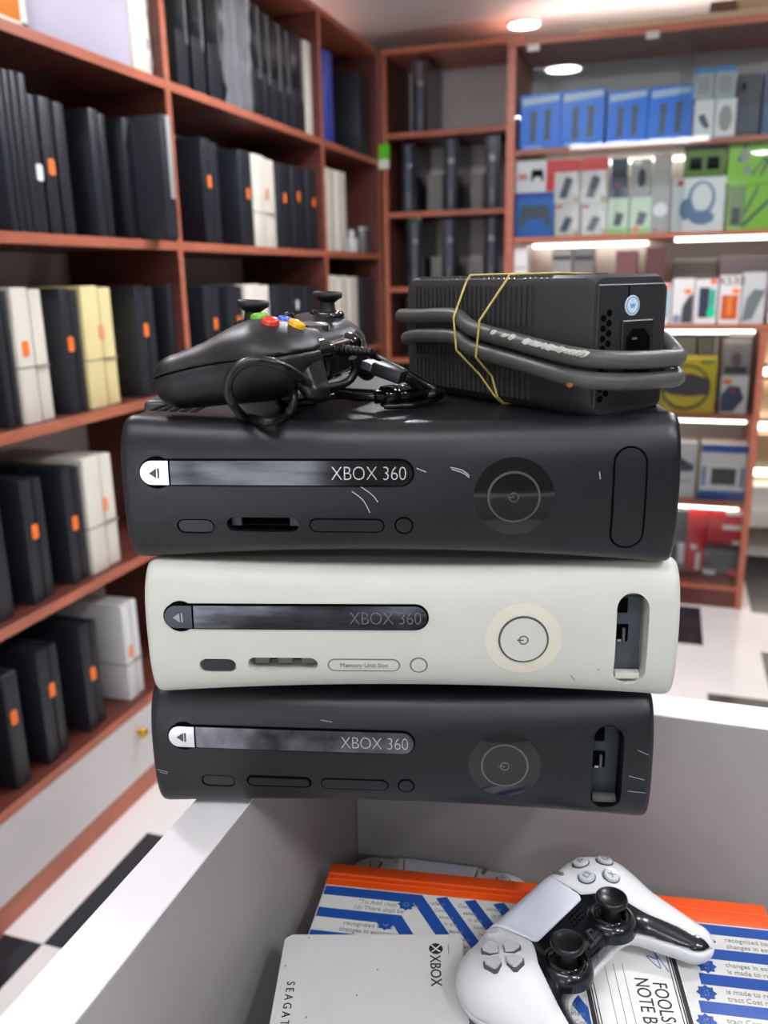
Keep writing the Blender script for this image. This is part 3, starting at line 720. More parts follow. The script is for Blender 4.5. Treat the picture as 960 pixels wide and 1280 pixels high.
    product('grey carton behind the far end of the yellow box', 873, 898, 420, R4, mat('box_smoke', '#75736f', .5), .08, Y=CY+.2, arts=[('line', WB, [rect(.9, 1, 0, 1)])])
    _, zt = product('white box with navy mouse picture beside the yellow box', 902, 937, 470, R4, WB, .1, arts=[('picture', mat('print_indigo', '#2d3c60', .35), [[(.02, .05), (.5, .05), (.88, .4), (.7, .72), (.3, .75), (.02, .5)]]), ('orange_dot', ORG, [oval(.22, .85, .2, .07)]), ('red_light', RED, [[(.35, .65), (.45, .7), (.5, .5)]])])
    product('grey-brown box stacked on the white navy mouse box', 905, 941, 424, zt, mat('box_taupe', '#8a817d', .45), .09, arts=[('picture', mat('print_plum', '#5d4448', .4), [oval(.5, .45, .2, .2)]), ('base', DK, [rect(.1, .9, .08, .25)])])
    # fifth row
    product('white box with dark shoe-shaped picture beside the blue-white box', 838, 873, 553, R5, mat('box_cool_white', '#d5d5d6', .4), .1, arts=[('picture', mat('print_ink', '#2b3340', .35), [[(.1, .55), (.25, .78), (.6, .68), (.92, .6), (.9, .5), (.5, .48)]]), ('line', GY, [rect(.1, .85, .3, .33)])])
    product('white box with royal blue top and bottom in lower cabinet', 877, 937, 556, R5, WB, .12, arts=[('blue_top', DB, [rect(0, 1, .86, 1)]), ('blue_foot', DB, [rect(0, 1, .0, .17)]), ('picture', mat('print_black', '#2c2c30', .35), [rect(.25, .78, .28, .58)]), ('side_print', STEEL, [rect(.04, .14, .25, .6), rect(.86, .96, .25, .6)])])
    # sixth row: clear and red blister packs
    bl = mat('blister_clear', '#e6eaee', .25, alpha=.12)
    def blister(label, xa, xb, yt, yb, m, Y, inner, sh=None):
        a = on_y(xa, yt, Y); b = on_y(xb, yb, Y); w = b.x-a.x; h = a.z-max(b.z, RB+.001)
        t = thing('blister_pack', label, 'pack', ((a.x+b.x)/2, Y, max(b.z, RB+.001)), 0, 'packs in the bottom of the cabinet')
        bx('card', -w/2, w/2, .02, .03, 0, h, m, t, .001)
        bm = bmesh.new(); box(bm, -w*.42, w*.42, -.012, .02, h*.06, h*.94, .008, 3); smooth(obj('clear_shell' if sh is None else 'front_cover', bm, t, sh or bl))
        for i, (u0, u1, v0, v1, mm) in enumerate(inner): bx('insert', (u0-.5)*w, (u1-.5)*w, -.016, -.0125, v0*h, v1*h, mm, t, .001)
        return t
    WI = mat('insert_white', '#dcdcdc', .3); DI = mat('insert_dark', '#4b4f52', .25)
    blister('clear pack of dark cables standing beside the red packs', 832, 858, 628, 716, mat('card_grey', '#85888b', .4), CY+.06, ((.1, .9, .5, .9, DI), (.2, .5, .1, .4, DI), (.6, .85, .15, .45, WI)))
    blister('narrow red pack with white slip beside the clear cable pack', 859, 880, 628, 716, RED, CY+.06, ((.1, .8, .5, .9, RED), (.55, .75, .05, .3, WI), (.3, .6, .35, .42, WI)), RED)
    blister('wide red pack with white lettering strips, uppermost', 881, 931, 630, 684, mat('card_red', '#c52630', .3), CY+.055, ((.5, .95, .78, .9, WI), (.45, .95, .42, .54, WI), (.7, .95, .06, .16, WI)), mat('card_red', '#c52630', .3))
    blister('grey and red blister pack lying under the wide red pack', 881, 929, 686, 720, mat('card_pewter', '#6c6466', .35), CY+.05, ((.12, .8, .3, .9, DI), (.0, .3, .0, .2, WI), (.6, .95, .0, .25, RED)))
build_products()

# lit display steps beyond the cabinet
def build_window_rack():
    t = thing('tiered_rack', 'tan and white tiered shop-window rack beyond the cabinet end', 'rack', (.6, 4.2, 0))
    tan = mat('rack_tan', '#d3b48f', .5, var=.05, scale=6); wl = mat('rack_white', '#f0ebe2', .4)
    for k, (z0, z1, y, m) in enumerate(((.12, .20, 4.02, wl), (.20, .30, 4.06, wl), (.40, .53, 4.10, tan), (.60, .76, 4.14, tan), (.84, .98, 4.18, tan), (1.04, 1.2, 4.2, tan))):
        bx('step_board', -.3, .9, y-4.2, y-4.2+.3, z0, z1, m, t, .003)
    for z in (.34, .55, .79):
        bx('glow_strip', -.3, .9, -.1, -.085, z, z+.03, STRIPGLOW, t)
    bx('back_board', -.3, .9, .31, .325, 0, 1.5, wl, t)
    for x in (-.3, .88): bx('side_board', x, x+.02, -.08, .309, 0, .12, wl, t)
build_window_rack()

# ------------------------------------------------------------------ ceiling lamps
LAMP = emit_mat('lamp_diffuser', '#f6f8ff', 80.)
def build_lamps():
    rim = mat('lamp_rim', '#f0f0ee', .35)
    for k, (x, y, lb) in enumerate(((.62, -1.5, 'round ceiling lamp near the wall behind the viewer'), (-.55, 2.12, 'round white ceiling lamp over the shop aisle'), (-.606, 3.66, 'small round ceiling lamp above the corner bay'), (.55, 2.12, 'round white ceiling lamp in front of the glass cabinet'),
                      (-1.02, .95, 'round ceiling lamp over the counter side'), (.62, .95, 'round ceiling lamp over the right of the counter'), (1.5, -.25, 'round ceiling lamp far behind the viewer'), (.80, -.25, 'round ceiling lamp behind the viewer'))):
        t = thing('ceiling_lamp', lb, 'lamp', (x, y, 2.175), 0, 'round ceiling lamps')
        if lb.startswith('small'): t.scale = (.72, .72, .8)
        bm = bmesh.new(); lathe(bm, [(.088, 0), (.09, -.004), (.09, -.016), (.084, -.02), (.080, -.02), (.080, -.001)], 40)
        bmesh.ops.recalc_face_normals(bm, faces=bm.faces); smooth(obj('rim', bm, t, rim))
        bm = bmesh.new(); lathe(bm, [(.079, -.002), (.079, -.017), (.06, -.021), (.001, -.022)], 40)
        bmesh.ops.recalc_face_normals(bm, faces=bm.faces); smooth(obj('diffuser', bm, t, (emit_mat('lamp_diffuser_far', '#f8f8ff', 150.) if y > 2 else LAMP) if not lb.startswith('small') else emit_mat('small_lamp_diffuser', '#f6f8ff', 14.)))
    t = thing('ceiling_batten', 'long white tube light on the ceiling behind the viewer', 'lamp', (-.3, -.3, 2.175))
    bx('housing', -.5, .5, -.05, .05, -.03, -.0005, rim, t, .004)
    bx('tube', -.48, .48, -.032, .032, -.055, -.0305, emit_mat('tube_glow', '#f6f8ff', 17.), t, .012, 3)
build_lamps()

# ================================================================== THE COUNTER
RIM = .915
def build_counter():
    t = thing('shop_counter', 'white open-topped shop counter under the stack of three consoles', 'counter', (.2, .2, 0))
    def P(n, x0, x1, y0, y1, z0, z1, m): return bx(n, x0-.2, x1-.2, y0-.2, y1-.2, z0, z1, m, t, .0008, 1)
    # boards: white edges, faces greyed with painted shade
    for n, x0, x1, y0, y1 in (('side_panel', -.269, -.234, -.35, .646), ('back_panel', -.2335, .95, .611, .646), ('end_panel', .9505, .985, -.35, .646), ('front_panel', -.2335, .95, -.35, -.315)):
        P(n, x0, x1, y0, y1, 0, RIM-.0012, WHITESHADE)
        P('lit_edge', x0, x1, y0, y1, RIM-.0011, RIM, WHITEM)
    P('inner_shelf', -.2335, .95, -.3145, .6105, .68, .70, WHITESHADE)
build_counter()

# ------------------------------------------------------------------ the stacked consoles
CW, CH, CD = .151, .083, .258
def endround(x):
    e = max(0., min(1., (abs(x)-(CW-.008))/.008))
    return 1-math.sqrt(1-e*e*.98)
def zlo(x): return .0065*(1-(x/CW)**2)+.0022*endround(x)
def zhi(x): return CH-.0045*(1-(x/CW)**2)-.0055*endround(x)
def face_y(x, z):
    a, b = zlo(x), zhi(x)
    t = max(-1., min(1., (z-(a+b)/2)/((b-a)/2)))
    tt = abs(t)
    y = .0155*(1-(1-tt**2.7)**.52) if t > 0 else .0125*(1-(1-tt**2.9)**.55)
    e = max(0, abs(x)-(CW-.004))/.004
    return y + .0015*(x/CW)**2 + .004*(1-math.sqrt(max(0, 1-e*e)))
def face_patch(bm, outline, off=.0004, thick=.0015, res=None):
    """a solid plate that follows the curved front; outline in local x,z"""
    pts = ccw([(p[0], p[1]) for p in outline])
    n = len(pts)
    cx = sum(p[0] for p in pts)/n; cz = sum(p[1] for p in pts)/n
    start = len(bm.verts)
    tmp = bmesh.new()
    vs = [tmp.verts.new((p[0], 0, p[1])) for p in pts]
    f = tmp.faces.new(vs)
    xs = [p[0] for p in pts]; zs = [p[1] for p in pts]
    step = res or .006
    for lo, hi, ax in ((min(xs), max(xs), 0), (min(zs), max(zs), 2)):
        k = int((hi-lo)/step)
        for i in range(1, k+1):
            co = [0, 0, 0]; no = [0, 0, 0]; co[ax] = lo+(hi-lo)*i/(k+1); no[ax] = 1
            bmesh.ops.bisect_plane(tmp, geom=tmp.verts[:]+tmp.edges[:]+tmp.faces[:], plane_co=co, plane_no=no, dist=1e-7)
    tmp.faces.ensure_lookup_table()
    r = bmesh.ops.extrude_face_region(tmp, geom=tmp.faces[:])
    top = [v for v in r['geom'] if isinstance(v, bmesh.types.BMVert)]
    tset = set(top)
    for v in tmp.verts:
        x, z = v.co.x, v.co.z
        v.co.y = face_y(x, z) + (-off if v in tset else thick-off)
    bmesh.ops.recalc_face_normals(tmp, faces=tmp.faces)
    me = bpy.data.meshes.new('patch'); tmp.to_mesh(me); tmp.free()
    bm.from_mesh(me); bpy.data.meshes.remove(me)
    return bm
def ring_outline(outer, inner):
    return outer, inner
def patch(name, outline, parent, m, off=.0004, thick=.0015, res=None):
    bm = bmesh.new(); face_patch(bm, outline, off, thick, res)
    return smooth(obj(name, bm, parent, m), 40)
FACE_M = lambda x, z, off: frame_m((x, face_y(x, z)-off, z), (1, 0, 0), (0, (face_y(x, z+.001)-face_y(x, z-.001))/.002, 1), (0, -1, 0))

def big_console(label, z, pl, pr, yaw, bodym, barm, ejectm, textm, ringm, discm, irm, slot_open, door_open, group='three stacked consoles on the counter corner', inner=None):
    a = on_z(pl[0], pl[1], z); b = on_z(pr[0], pr[1], z)
    X = Vector((math.cos(yaw), math.sin(yaw), 0)); Yv = Vector((-math.sin(yaw), math.cos(yaw), 0))
    mid = (a+b)/2 - Yv*.0125
    t = thing('game_console', label, 'console', mid, yaw, group)
    # rear body, waisted top and bottom
    xs = [(CW-.0005)*math.sin(PI/2*(-1+2*k/40)) for k in range(41)]
    bm = bmesh.new()
    def loop(y, s=0.):
        pts = [(x, zlo(x)+.0008+s) for x in xs]+[(x, zhi(x)-.0008-s) for x in xs[::-1]]
        # soften the corners
        pts[0] = (xs[0]+.0015, pts[0][1]); pts[40] = (xs[-1]-.0015, pts[40][1]); pts[41] = (xs[-1]-.0015, pts[41][1]); pts[-1] = (xs[0]+.0015, pts[-1][1])
        return [bm.verts.new((p[0], y, p[1])) for p in pts]
    L = [loop(.0213), loop(.2560), loop(CD, .003)]
    n = len(L[0])
    bm.faces.new(L[0]); bm.faces.new(L[-1][::-1])
    for p, q in zip(L, L[1:]):
        for k in range(n): bm.faces.new((p[k], q[k], q[(k+1) % n], p[(k+1) % n]))
    bmesh.ops.recalc_face_normals(bm, faces=bm.faces)
    smooth(obj('shell', bm, t, bodym), 40)
    # vents near both ends of the top
    for s in (-1, 1):
        bm = bmesh.new()
        for i in range(5):
            for j in range(26):
                x = s*(.118+.006*i); y = .04+.0075*j
                box(bm, x-.002, x+.002, y-.0026, y+.0026, zhi(x)-.0006, zhi(x)+.0001-.0005)
        obj('vent_grille', bm, t, GROOVE)
    # hard drive on the end
    bm = bmesh.new(); box(bm, -CW-.004, -CW+.012, .055, .215, .010, CH+.002, .004, 3)
    smooth(obj('hard_drive', bm, t, mat('hard_drive_grey', '#3d4043', .35) if bodym is not WHT else mat('hard_drive_pale', '#a8a9a4', .35)))
    # front bezel
    bm = bmesh.new(); nx, nz = 96, 40
    xs = sorted(set([-CW+2*CW*k/nx for k in range(nx+1)]+[s*(CW-.004*q) for s in (-1, 1) for q in (.1, .25, .5, .75, 1.2, 1.5, 1.8)]))
    vals = [math.sin(PI/2*(-1+2*k/nz)) for k in range(nz+1)]
    G = [[None]*(nz+1) for _ in xs]; B = [[None]*(nz+1) for _ in xs]
    for i, x in enumerate(xs):
        lo, hi = zlo(x), zhi(x)
        for j, v in enumerate(vals):
            zz = (lo+hi)/2+v*(hi-lo)/2
            G[i][j] = bm.verts.new((x, face_y(x, zz), zz)); B[i][j] = bm.verts.new((x, .0205, zz))
    nX = len(xs)-1
    for i in range(nX):
        for j in range(nz):
            bm.faces.new((G[i][j], G[i+1][j], G[i+1][j+1], G[i][j+1]))
            bm.faces.new((B[i][j], B[i][j+1], B[i+1][j+1], B[i+1][j]))
        bm.faces.new((G[i][nz], G[i+1][nz], B[i+1][nz], B[i][nz])); bm.faces.new((G[i][0], B[i][0], B[i+1][0], G[i+1][0]))
    for j in range(nz):
        bm.faces.new((G[0][j], G[0][j+1], B[0][j+1], B[0][j])); bm.faces.new((G[nX][j], B[nX][j], B[nX][j+1], G[nX][j+1]))
    bmesh.ops.recalc_face_normals(bm, faces=bm.faces)
    bez = obj('front_bezel', bm, t, bodym)
    # cavities
    TF = frame_m((0, 0, 0), (1, 0, 0), (0, 0, 1), (0, -1, 0))
    cut = bmesh.new(); cavity = False
    prism(cut, stadium(-.121, -.0995, .0222, .0088), -.006, .03, TF); cavity = True
    if slot_open: prism(cut, stadium(-.0925, -.052, .0235, .0086), -.0165, .03, TF)
    if door_open: prism(cut, [(p[1], p[0]) for p in stadium(.0105, .0665, .1245, .0178)][::-1], -.0165, .03, TF)
    boolean_cut(bez, cut)
    if len(bez.data.materials) == 0: bez.data.materials.append(bodym)
    smooth(bez, 33)
    # disc drawer strip and eject button
    patch('disc_tray_groove', stadium(-.1395, .0118, .0530, .0152, 12), t, GROOVE, .0002)
    halo = patch('eject_recess', circle(-.1295, .0530, .0125, 36), t, bodym if bodym is WHT else mat('recess_black', '#0b0c0e', .3), .0001)
    L0 = [p for p in stadium(-.1385, .0108, .0530, .0132, 12)]
    bar = [p for p in L0 if p[0] > -.1218]+[(-.1216, .0530+.0066), (-.1216, .0530-.0066)]
    ej = [p for p in L0 if p[0] < -.12]+[(-.1226, .0530-.0066), (-.1226, .0530+.0066)]
    tray = patch('disc_tray', bar, t, barm, .0013, .0022)
    patch('eject_groove', circle(-.1295, .0530, .0090, 30), t, GROOVE, .0006)
    e = patch('eject_button', ej, t, ejectm, .0015, .0022)
    bm = bmesh.new(); prism(bm, ccw([(-.1335, .0528), (-.1295, .0555), (-.1295, .0500)]), 0, .0004, frame_m((0, face_y(-.13, .053)-.0015, 0), (1, 0, 0), (0, 0, 1), (0, -1, 0)))
    box(bm, -.1287, -.1278, face_y(-.128, .053)-.0019, face_y(-.128, .053)-.0014, .0500, .0556)
    obj('eject_mark', bm, e, GREYPLA if ejectm is CHROME else RINGM)
    bm = bmesh.new(); text_bm(bm, 'XBOX 360', .0108, FACE_M(-.0125, .0527, .0016), .0003, .86, .95, 'CENTER', -.00022)
    tx = obj('lettering', bm, tray, textm)
    # sockets and slots
    patch('infrared_window', stadium(-.1200, -.1005, .0222, .0070), t, irm, -.0006, .003)
    if not slot_open or bodym is BLK:
        pass
    def closed_door(name, pts, ipts, gm=GROOVE, im=None):
        patch(name+'_groove', pts, t, gm, .00015)
        return patch(name, ipts, t, im or bodym, .0005, .002)
    gm = GROOVE if bodym is not WHT else mat('groove_tan', '#77746a', .6)
    if slot_open:
        zz = .0235
        for xa in ((-.090, -.0765, -.0625) if bodym is WHT else (-.0915, -.0585)):
            bm = bmesh.new(); box(bm, xa, xa+(.0088 if bodym is WHT else .006), .008, .0105, zz-.0028, zz+.0026, .0005, 1)
            obj('memory_slot_pin', bm, t, mat('slot_grey', '#6f716c', .4) if bodym is WHT else GREYPLA)
        patch('memory_slot_back', stadium(-.0920, -.0525, zz, .0080), t, GROOVE, -.0142, .0015)
    else:
        closed_door('memory_slot_door', stadium(-.0925, -.0518, .0235, .0084), stadium(-.0910, -.0533, .0232, .0054), im=bodym)
    d2 = closed_door('memory_slot_door', stadium(-.0463, -.0047, .0233, .0084), stadium(-.0455, -.0055, .0233, .0068), gm)
    if bodym is WHT:
        bm = bmesh.new(); text_bm(bm, 'Memory Unit Slot', .0042, FACE_M(-.0255, .0233, .0006), .0002, .9); obj('lettering', bm, d2, mat('grey_print', '#8d8b82', .5))
    closed_door('sync_button', circle(.0058, .0235, .0052, 24), circle(.0058, .0235, .0042, 24), gm)
    # power button
    patch('power_surround', circle(.0645, .0400, .0213, 48), t, discm, .0003)
    patch('power_ring', circle(.0645, .0400, .0140, 44), t, ringm, .0008)
    pb = patch('power_button', circle(.0645, .0400, .0129, 40), t, bodym if bodym is WHT else discm, .0012)
    bm = bmesh.new(); yb = face_y(.0645, .04)-.0012
    tube(bm, [(.0645+.0024*math.cos(2*PI*k/20), yb, .04+.0024*math.sin(2*PI*k/20)) for k in range(20)], .00035, 6, True)
    box(bm, .0609, .0645, yb-.0003, yb+.0002, .0397, .0403)
    obj('power_symbol', bm, pb, ringm)
    # long door at the end
    dpts = [(p[1], p[0]) for p in stadium(.0105, .0668, .1245, .0180)]
    if door_open:
        bay = bx('port_bay', .1170, .1320, .0120, .0160, .0160, .0610, inner or GREYPLA, t, .0008)
        bx('port_surround', .1172, .1245, .0105, .0119, .0345, .0445, GROOVE, bay)
        bx('port_contact', .1182, .1205, .0085, .0104, .0352, .0366, SILVER, bay)
        bx('port_tongue', .1210, .1224, .0085, .0104, .0355, .0430, GREYPLA, bay)
        bx('port_surround', .1180, .1235, .0105, .0119, .0520, .0605, GROOVE, bay)
        bx('lower_ledge', .1175, .1315, .0065, .0119, .0130, .0170, mat('ledge_worn', '#55554f', .5) if bodym is not WHT else WHT, bay, .0006)
    else:
        ip = [(p[1], p[0]) for p in stadium(.0117, .0656, .1245, .0156)]
        closed_door('port_door', dpts, ip)
    # wear
    return t, mid
def scratches(t, items, m):
    bm = bmesh.new()
    for pts in items:
        P3 = [(x, face_y(x, z)-.0003, z) for x, z in pts]
        tube(bm, catmull(P3, 5), .00022, 5)
    obj('scratches', bm, t, m)
SCR = mat('pale_scuff', '#8f9294', .5)
YT, YW, YB = math.radians(13.07), math.radians(15.0), math.radians(13.07)
ct, o3 = big_console('matte black game console on top of the stack, with closed long door', 1.0815, (172, 697), (835, 703), YT, BLK, mat('reflection_chrome', '#505053', .09, 1., var=.5, scale=26, stretch=(1, 1, 5)), CHROME, mat('chrome_letters', '#f0f0ee', .2, .9), mat('dark_ring', '#6c6e70', .3, .8), GLOSS, mat('ir_smoke', '#2c2e31', .25), True, False)  # dark and bright reflections painted into the tray chrome as streaks
scratches(ct, [[(-.022, .043), (-.016, .038), (-.0125, .031)], [(-.017, .0455), (-.011, .041), (-.008, .037)], [(.013, .0555), (.018, .0535)], [(.031, .0560), (.037, .0545), (.041, .0515)], [(.0315, .0550), (.0375, .0530), (.0408, .0505)], [(.1085, .0535), (.1092, .0495)]], mat('bright_scuff', '#d5d6d6', .5))
cw, o2 = big_console('cream white game console in the middle of the stack', .9983, (200, 866), (832, 867), YW, WHT, DARKCHROME, mat('eject_smoke', '#3f4145', .2, .9), mat('grey_chrome_letters', '#9a9b9c', .25, .9), mat('grey_ring', '#5b5d58', .4, .4), mat('cream_disc', '#dcdac6', .3), LENS, True, True, inner=mat('bay_slate', '#444d53', .4))
scratches(cw, [[(.092, .017), (.0945, .0135)], [(.1065, .0215), (.1075, .0205)]], mat('dark_scuff', '#8b887c', .6))
cb, o1 = big_console('worn black game console at the bottom of the stack, long door open', .9152, (205, 1000), (806, 1021), YB, BLK2, mat('tarnished_chrome', '#75757a', .16, 1., var=.55, scale=60), CHROME, mat('chrome_letters', '#f0f0ee', .2, .9), mat('dull_ring', '#77797b', .3, .8), GLOSS, mat('ir_black', '#1d1e20', .35), False, True, inner=mat('bay_teal_grey', '#2f383b', .45))
scratches(cb, [[(.137, .035), (.146, .0325)], [(.137, .0245), (.1475, .0235)], [(-.1485, .029), (-.1415, .0275)], [(-.147, .0275), (-.142, .0262)], [(-.045, .0655), (-.038, .0645)], [(.141, .052), (.1475, .049)]], SCR)

# ------------------------------------------------------------------ power brick with its cable
def build_brick():
    L, W, Hh = .178, .055, .0735
    z0 = 1.0815+CH-.0035
    c = Vector((-.038, .458, z0))
    ux = Vector((-.752, .659, 0)).normalized()      # along the brick, away from the socket end
    uy = Vector((.659, .752, 0)).normalized()       # across
    ang = math.atan2(ux.y, ux.x)
    t = thing('power_brick', 'long dark grey ribbed power brick on top console, cable strapped round it', 'power supply', c)
    R = Matrix.Identity(4)
    R[0][0], R[1][0] = ux.x, ux.y; R[0][1], R[1][1] = -uy.x, -uy.y   # local x along, y toward viewer side
    t.matrix_world = frame_m(c, -ux, uy, (0, 0, 1))                   # right-handed: -ux x uy = z ?
    # local frame: x from -L (far) to 0 (socket end), y 0..W, z 0..Hh
    m = mat('brick_plastic', '#303233', .42, var=.06, scale=50, bump=.08, bscale=1800)
    bm = bmesh.new()
    # chamfered lower long edge on the viewer side
    sec = [(.006, 0), (W-.004, 0), (W, .004), (W, Hh-.006), (W-.006, Hh), (.006, Hh), (.0018, Hh-.0018), (0, Hh-.006), (0, .010), (.0018, .004)]
    rings = []
    for x, s in ((-L, .93), (-L+.004, 1.), (-.004, 1.), (0, .955)):
        rings.append([bm.verts.new((x, W/2+(p[0]-W/2)*s, Hh/2+(p[1]-Hh/2)*s)) for p in sec])
    n = len(sec)
    bm.faces.new(rings[0][::-1]); bm.faces.new(rings[-1])
    for p, q in zip(rings, rings[1:]):
        for k in range(n): bm.faces.new((p[k], p[(k+1) % n], q[(k+1) % n], q[k]))
    bmesh.ops.recalc_face_normals(bm, faces=bm.faces)
    smooth(obj('case', bm, t, m), 35)
    # ribs on the long side, in three rows, plus the slits of the top edge
    bm = bmesh.new()
    k = 0; x = -L+.012
    while x < -.046:
        for za, zb in ((.046, .068), (.024, .043), (.005, .021)):
            box(bm, x, x+.0022, -.0009, .002, za, zb)
        x += .0047
    o = obj('side_ribs', bm, t, mat('brick_rib', '#3a3c3c', .45))
    bm = bmesh.new(); x = -L+.012
    while x < -.035:
        box(bm, x, x+.0022, .004, W-.008, Hh-.001, Hh+.0006); x += .0047
    obj('top_slits', bm, t, mat('brick_slit', '#4a4b48', .5))
    bx('end_panel', -.001, .0006, .0035, W-.0035, .005, Hh-.005, mat('brick_end', '#26282a', .4), t, .0005, 1)
    # split line on the end
    bx('split_line', .0003, .0009, .0245, .0252, .0560, Hh-.006, GROOVE, t)
    # vent holes
    bm = bmesh.new()
    EF = frame_m((0, 0, 0), (0, 1, 0), (0, 0, 1), (1, 0, 0))
    for i, (cy, n0) in enumerate(((.0075, 9), (.0115, 9))):
        for j in range(n0): prism(bm, circle(cy, .010+.0052*j+(.0026 if i else 0), .0018, 10), .0004, .0010, EF)
    obj('vent_holes', bm, t, GROOVE)
    # socket
    s = bx('power_socket', .0002, .0018, .0205, .0435, .0140, .0500, mat('socket_black', '#141517', .4), t, .0006, 1)
    bm = bmesh.new(); prism(bm, [(.0235, .019), (.0405, .019), (.0405, .041), (.036, .0455), (.028, .0455), (.0235, .041)], .0019, .0023, EF); obj('socket_mouth', bm, s, GROOVE)
    bm = bmesh.new()
    for zz in (.0405, .0225): box(bm, .0022, .0032, .0262, .0300, zz-.0006, zz+.0006)
    obj('socket_pins', bm, s, SILVER)
    # round sticker
    bm = bmesh.new(); prism(bm, circle(.0275, .0575, .0052, 28), .0006, .0011, EF); st = obj('round_sticker', bm, t, mat('sticker_paleblue', '#d2e4ee', .5)); st['label'] = 'small round white sticker with blue stamp'
    bm = bmesh.new(); text_bm(bm, 'W', .0036, frame_m((.0012, .0275, .0571), (0, 1, 0), (0, 0, 1), (1, 0, 0)), .0002, .9); tube(bm, [(.0012, .0275+.0043*math.cos(2*PI*k/24), .0575+.0043*math.sin(2*PI*k/24)) for k in range(24)], .0002, 5, True)
    obj('blue_stamp', bm, st, mat('stamp_blue', '#3b78c0', .5))
    # thick grey cable, two turns
    cm = mat('cable_grey', '#4d504c', .45, var=.12, scale=120)
    r = .0047
    def loop(zf, zn, zb):   # a turn round the brick
        return [(-L-.004, .020, zf), (-L-.002, -.002, zf+.001), (-L+.03, -.0085, zf+.002), (-L+.07, -.0085, zf+.003), (-.09, -.009, (zf+zn)/2+.003), (-.05, -.009, zn+.004), (-.012, -.0105, zn), (.006, -.006, zn-.002), (.0135, .012, zn-.0035), (.0135, W-.016, zn-.0045), (.006, W+.003, zn-.004), (-.03, W+.009, zb), (-L+.04, W+.009, zb), (-L-.003, W+.004, zf)]
    bm = bmesh.new()
    p1 = catmull(loop(.0475, .0345, .042), 8, True)
    tube(bm, p1, r, 14, True)
    p2 = catmull([(-L+.010, -.006, .034)]+loop(.0350, .0235, .030)[2:-1], 8)
    tube(bm, p2, r*.97, 14)
    cab = obj('cable', bm, t, cm); smooth(cab, 60); cab['label'] = 'thick grey cable with scuffed sheath'
    # worn white patches and an orange speck
    bm = bmesh.new(); rnd = random.Random(3)
    for i, p in enumerate(p1):
        if p.y < 0 and -.07 < p.x < .006 and (p.x > -.035 or rnd.random() < .45):
            nn = 2
            bmesh.ops.create_icosphere(bm, subdivisions=1, radius=.0021, matrix=Matrix.Translation((p.x+.002*rnd.random(), p.y-r*.80, p.z+r*.52)) @ Matrix.Rotation(-.6, 4, 'X') @ Matrix.Diagonal((1.2+1.4*rnd.random(), .25, .5+.6*rnd.random(), 1)))
    smooth(obj('worn_patches', bm, cab, mat('worn_white', '#b9b8b0', .7, var=.2, scale=300)), 60)
    bm = bmesh.new(); bmesh.ops.create_icosphere(bm, subdivisions=2, radius=.0022, matrix=Matrix.Translation((-.001, -.0125, .0195)) @ Matrix.Diagonal((1.1, .4, 1, 1))); obj('orange_speck', bm, cab, mat('rust_orange', '#b5672a', .6))
    # yellow rubber bands
    def dense(P):
        return [Vector(P[a]).lerp(Vector(P[(a+1) % len(P)]), b/4) for a in range(len(P)) for b in range(4)]
    for k, (pts) in enumerate(([(-.104, W*.5, Hh+.0012), (-.106, .001, Hh+.0008), (-.107, -.0012, Hh-.003), (-.101, -.0148, .050), (-.098, -.0148, .031), (-.090, -.003, .016), (-.077, -.0012, .004), (-.077, .004, -.0004), (-.077, W*.6, .0), (-.08, W+.014, .035), (-.100, W+.002, Hh)],
                                [(-.056, W*.5, Hh+.0012), (-.068, .001, Hh+.0008), (-.069, -.0012, Hh-.003), (-.075, -.0150, .049), (-.078, -.0150, .028), (-.078, -.003, .016), (-.0745, -.0014, .004), (-.0745, .004, -.0004), (-.0745, W*.6, .0), (-.066, W+.014, .035), (-.054, W+.002, Hh)])):
        bm = bmesh.new(); tube(bm, dense(pts), .00068, 6, True)
        o = obj('rubber_band', bm, None, mat('band_yellow', '#c9b25a', .5)); o.matrix_world = t.matrix_world
        tag(o, ('yellow rubber band round the power brick, nearer its far end', 'yellow rubber band round the brick slanting across its top')[k], 'rubber band')
build_brick()

# ------------------------------------------------------------------ black gamepad
def pad_black_sdf(X, Y, Z):
    AX = np.abs(X)
    d = rbox(X, Y, Z, (0, 11, 0), (46, 25, 14), 12)
    d = smin(d, rcone(AX, Y, Z, (45, 13, 0), (46, 14, 0), 26.5, 26.5, .60), 14)
    d = smin(d, rcone(AX, Y, Z, (48, 8, -4), (59, -34, -16), 24.5, 17.5, .90), 14)
    return d
def stick(parent, M, s=1., name='thumbstick', m=None, dome=None):
    bm = bmesh.new(); lathe(bm, [(.0150*s, -.003), (.0150*s, .0005), (.0128*s, .0022), (.0105*s, .0008), (.0100*s, -.002)], 36, M)
    c = obj(name+'_well', bm, parent, dome or GLOSS); smooth(c, 50)
    bm = bmesh.new(); lathe(bm, [(.0085*s, -.002), (.0068*s, .004), (.0062*s, .0075), (.0095*s, .0095), (.0122*s, .0105), (.0127*s, .0120), (.0122*s, .0137), (.0110*s, .0142), (.0095*s, .0134), (.0050*s, .0122), (.0002, .0120)], 40, M)
    o = obj(name, bm, parent, m or mat('stick_rubber', '#17181a', .5)); smooth(o, 50)
    return o
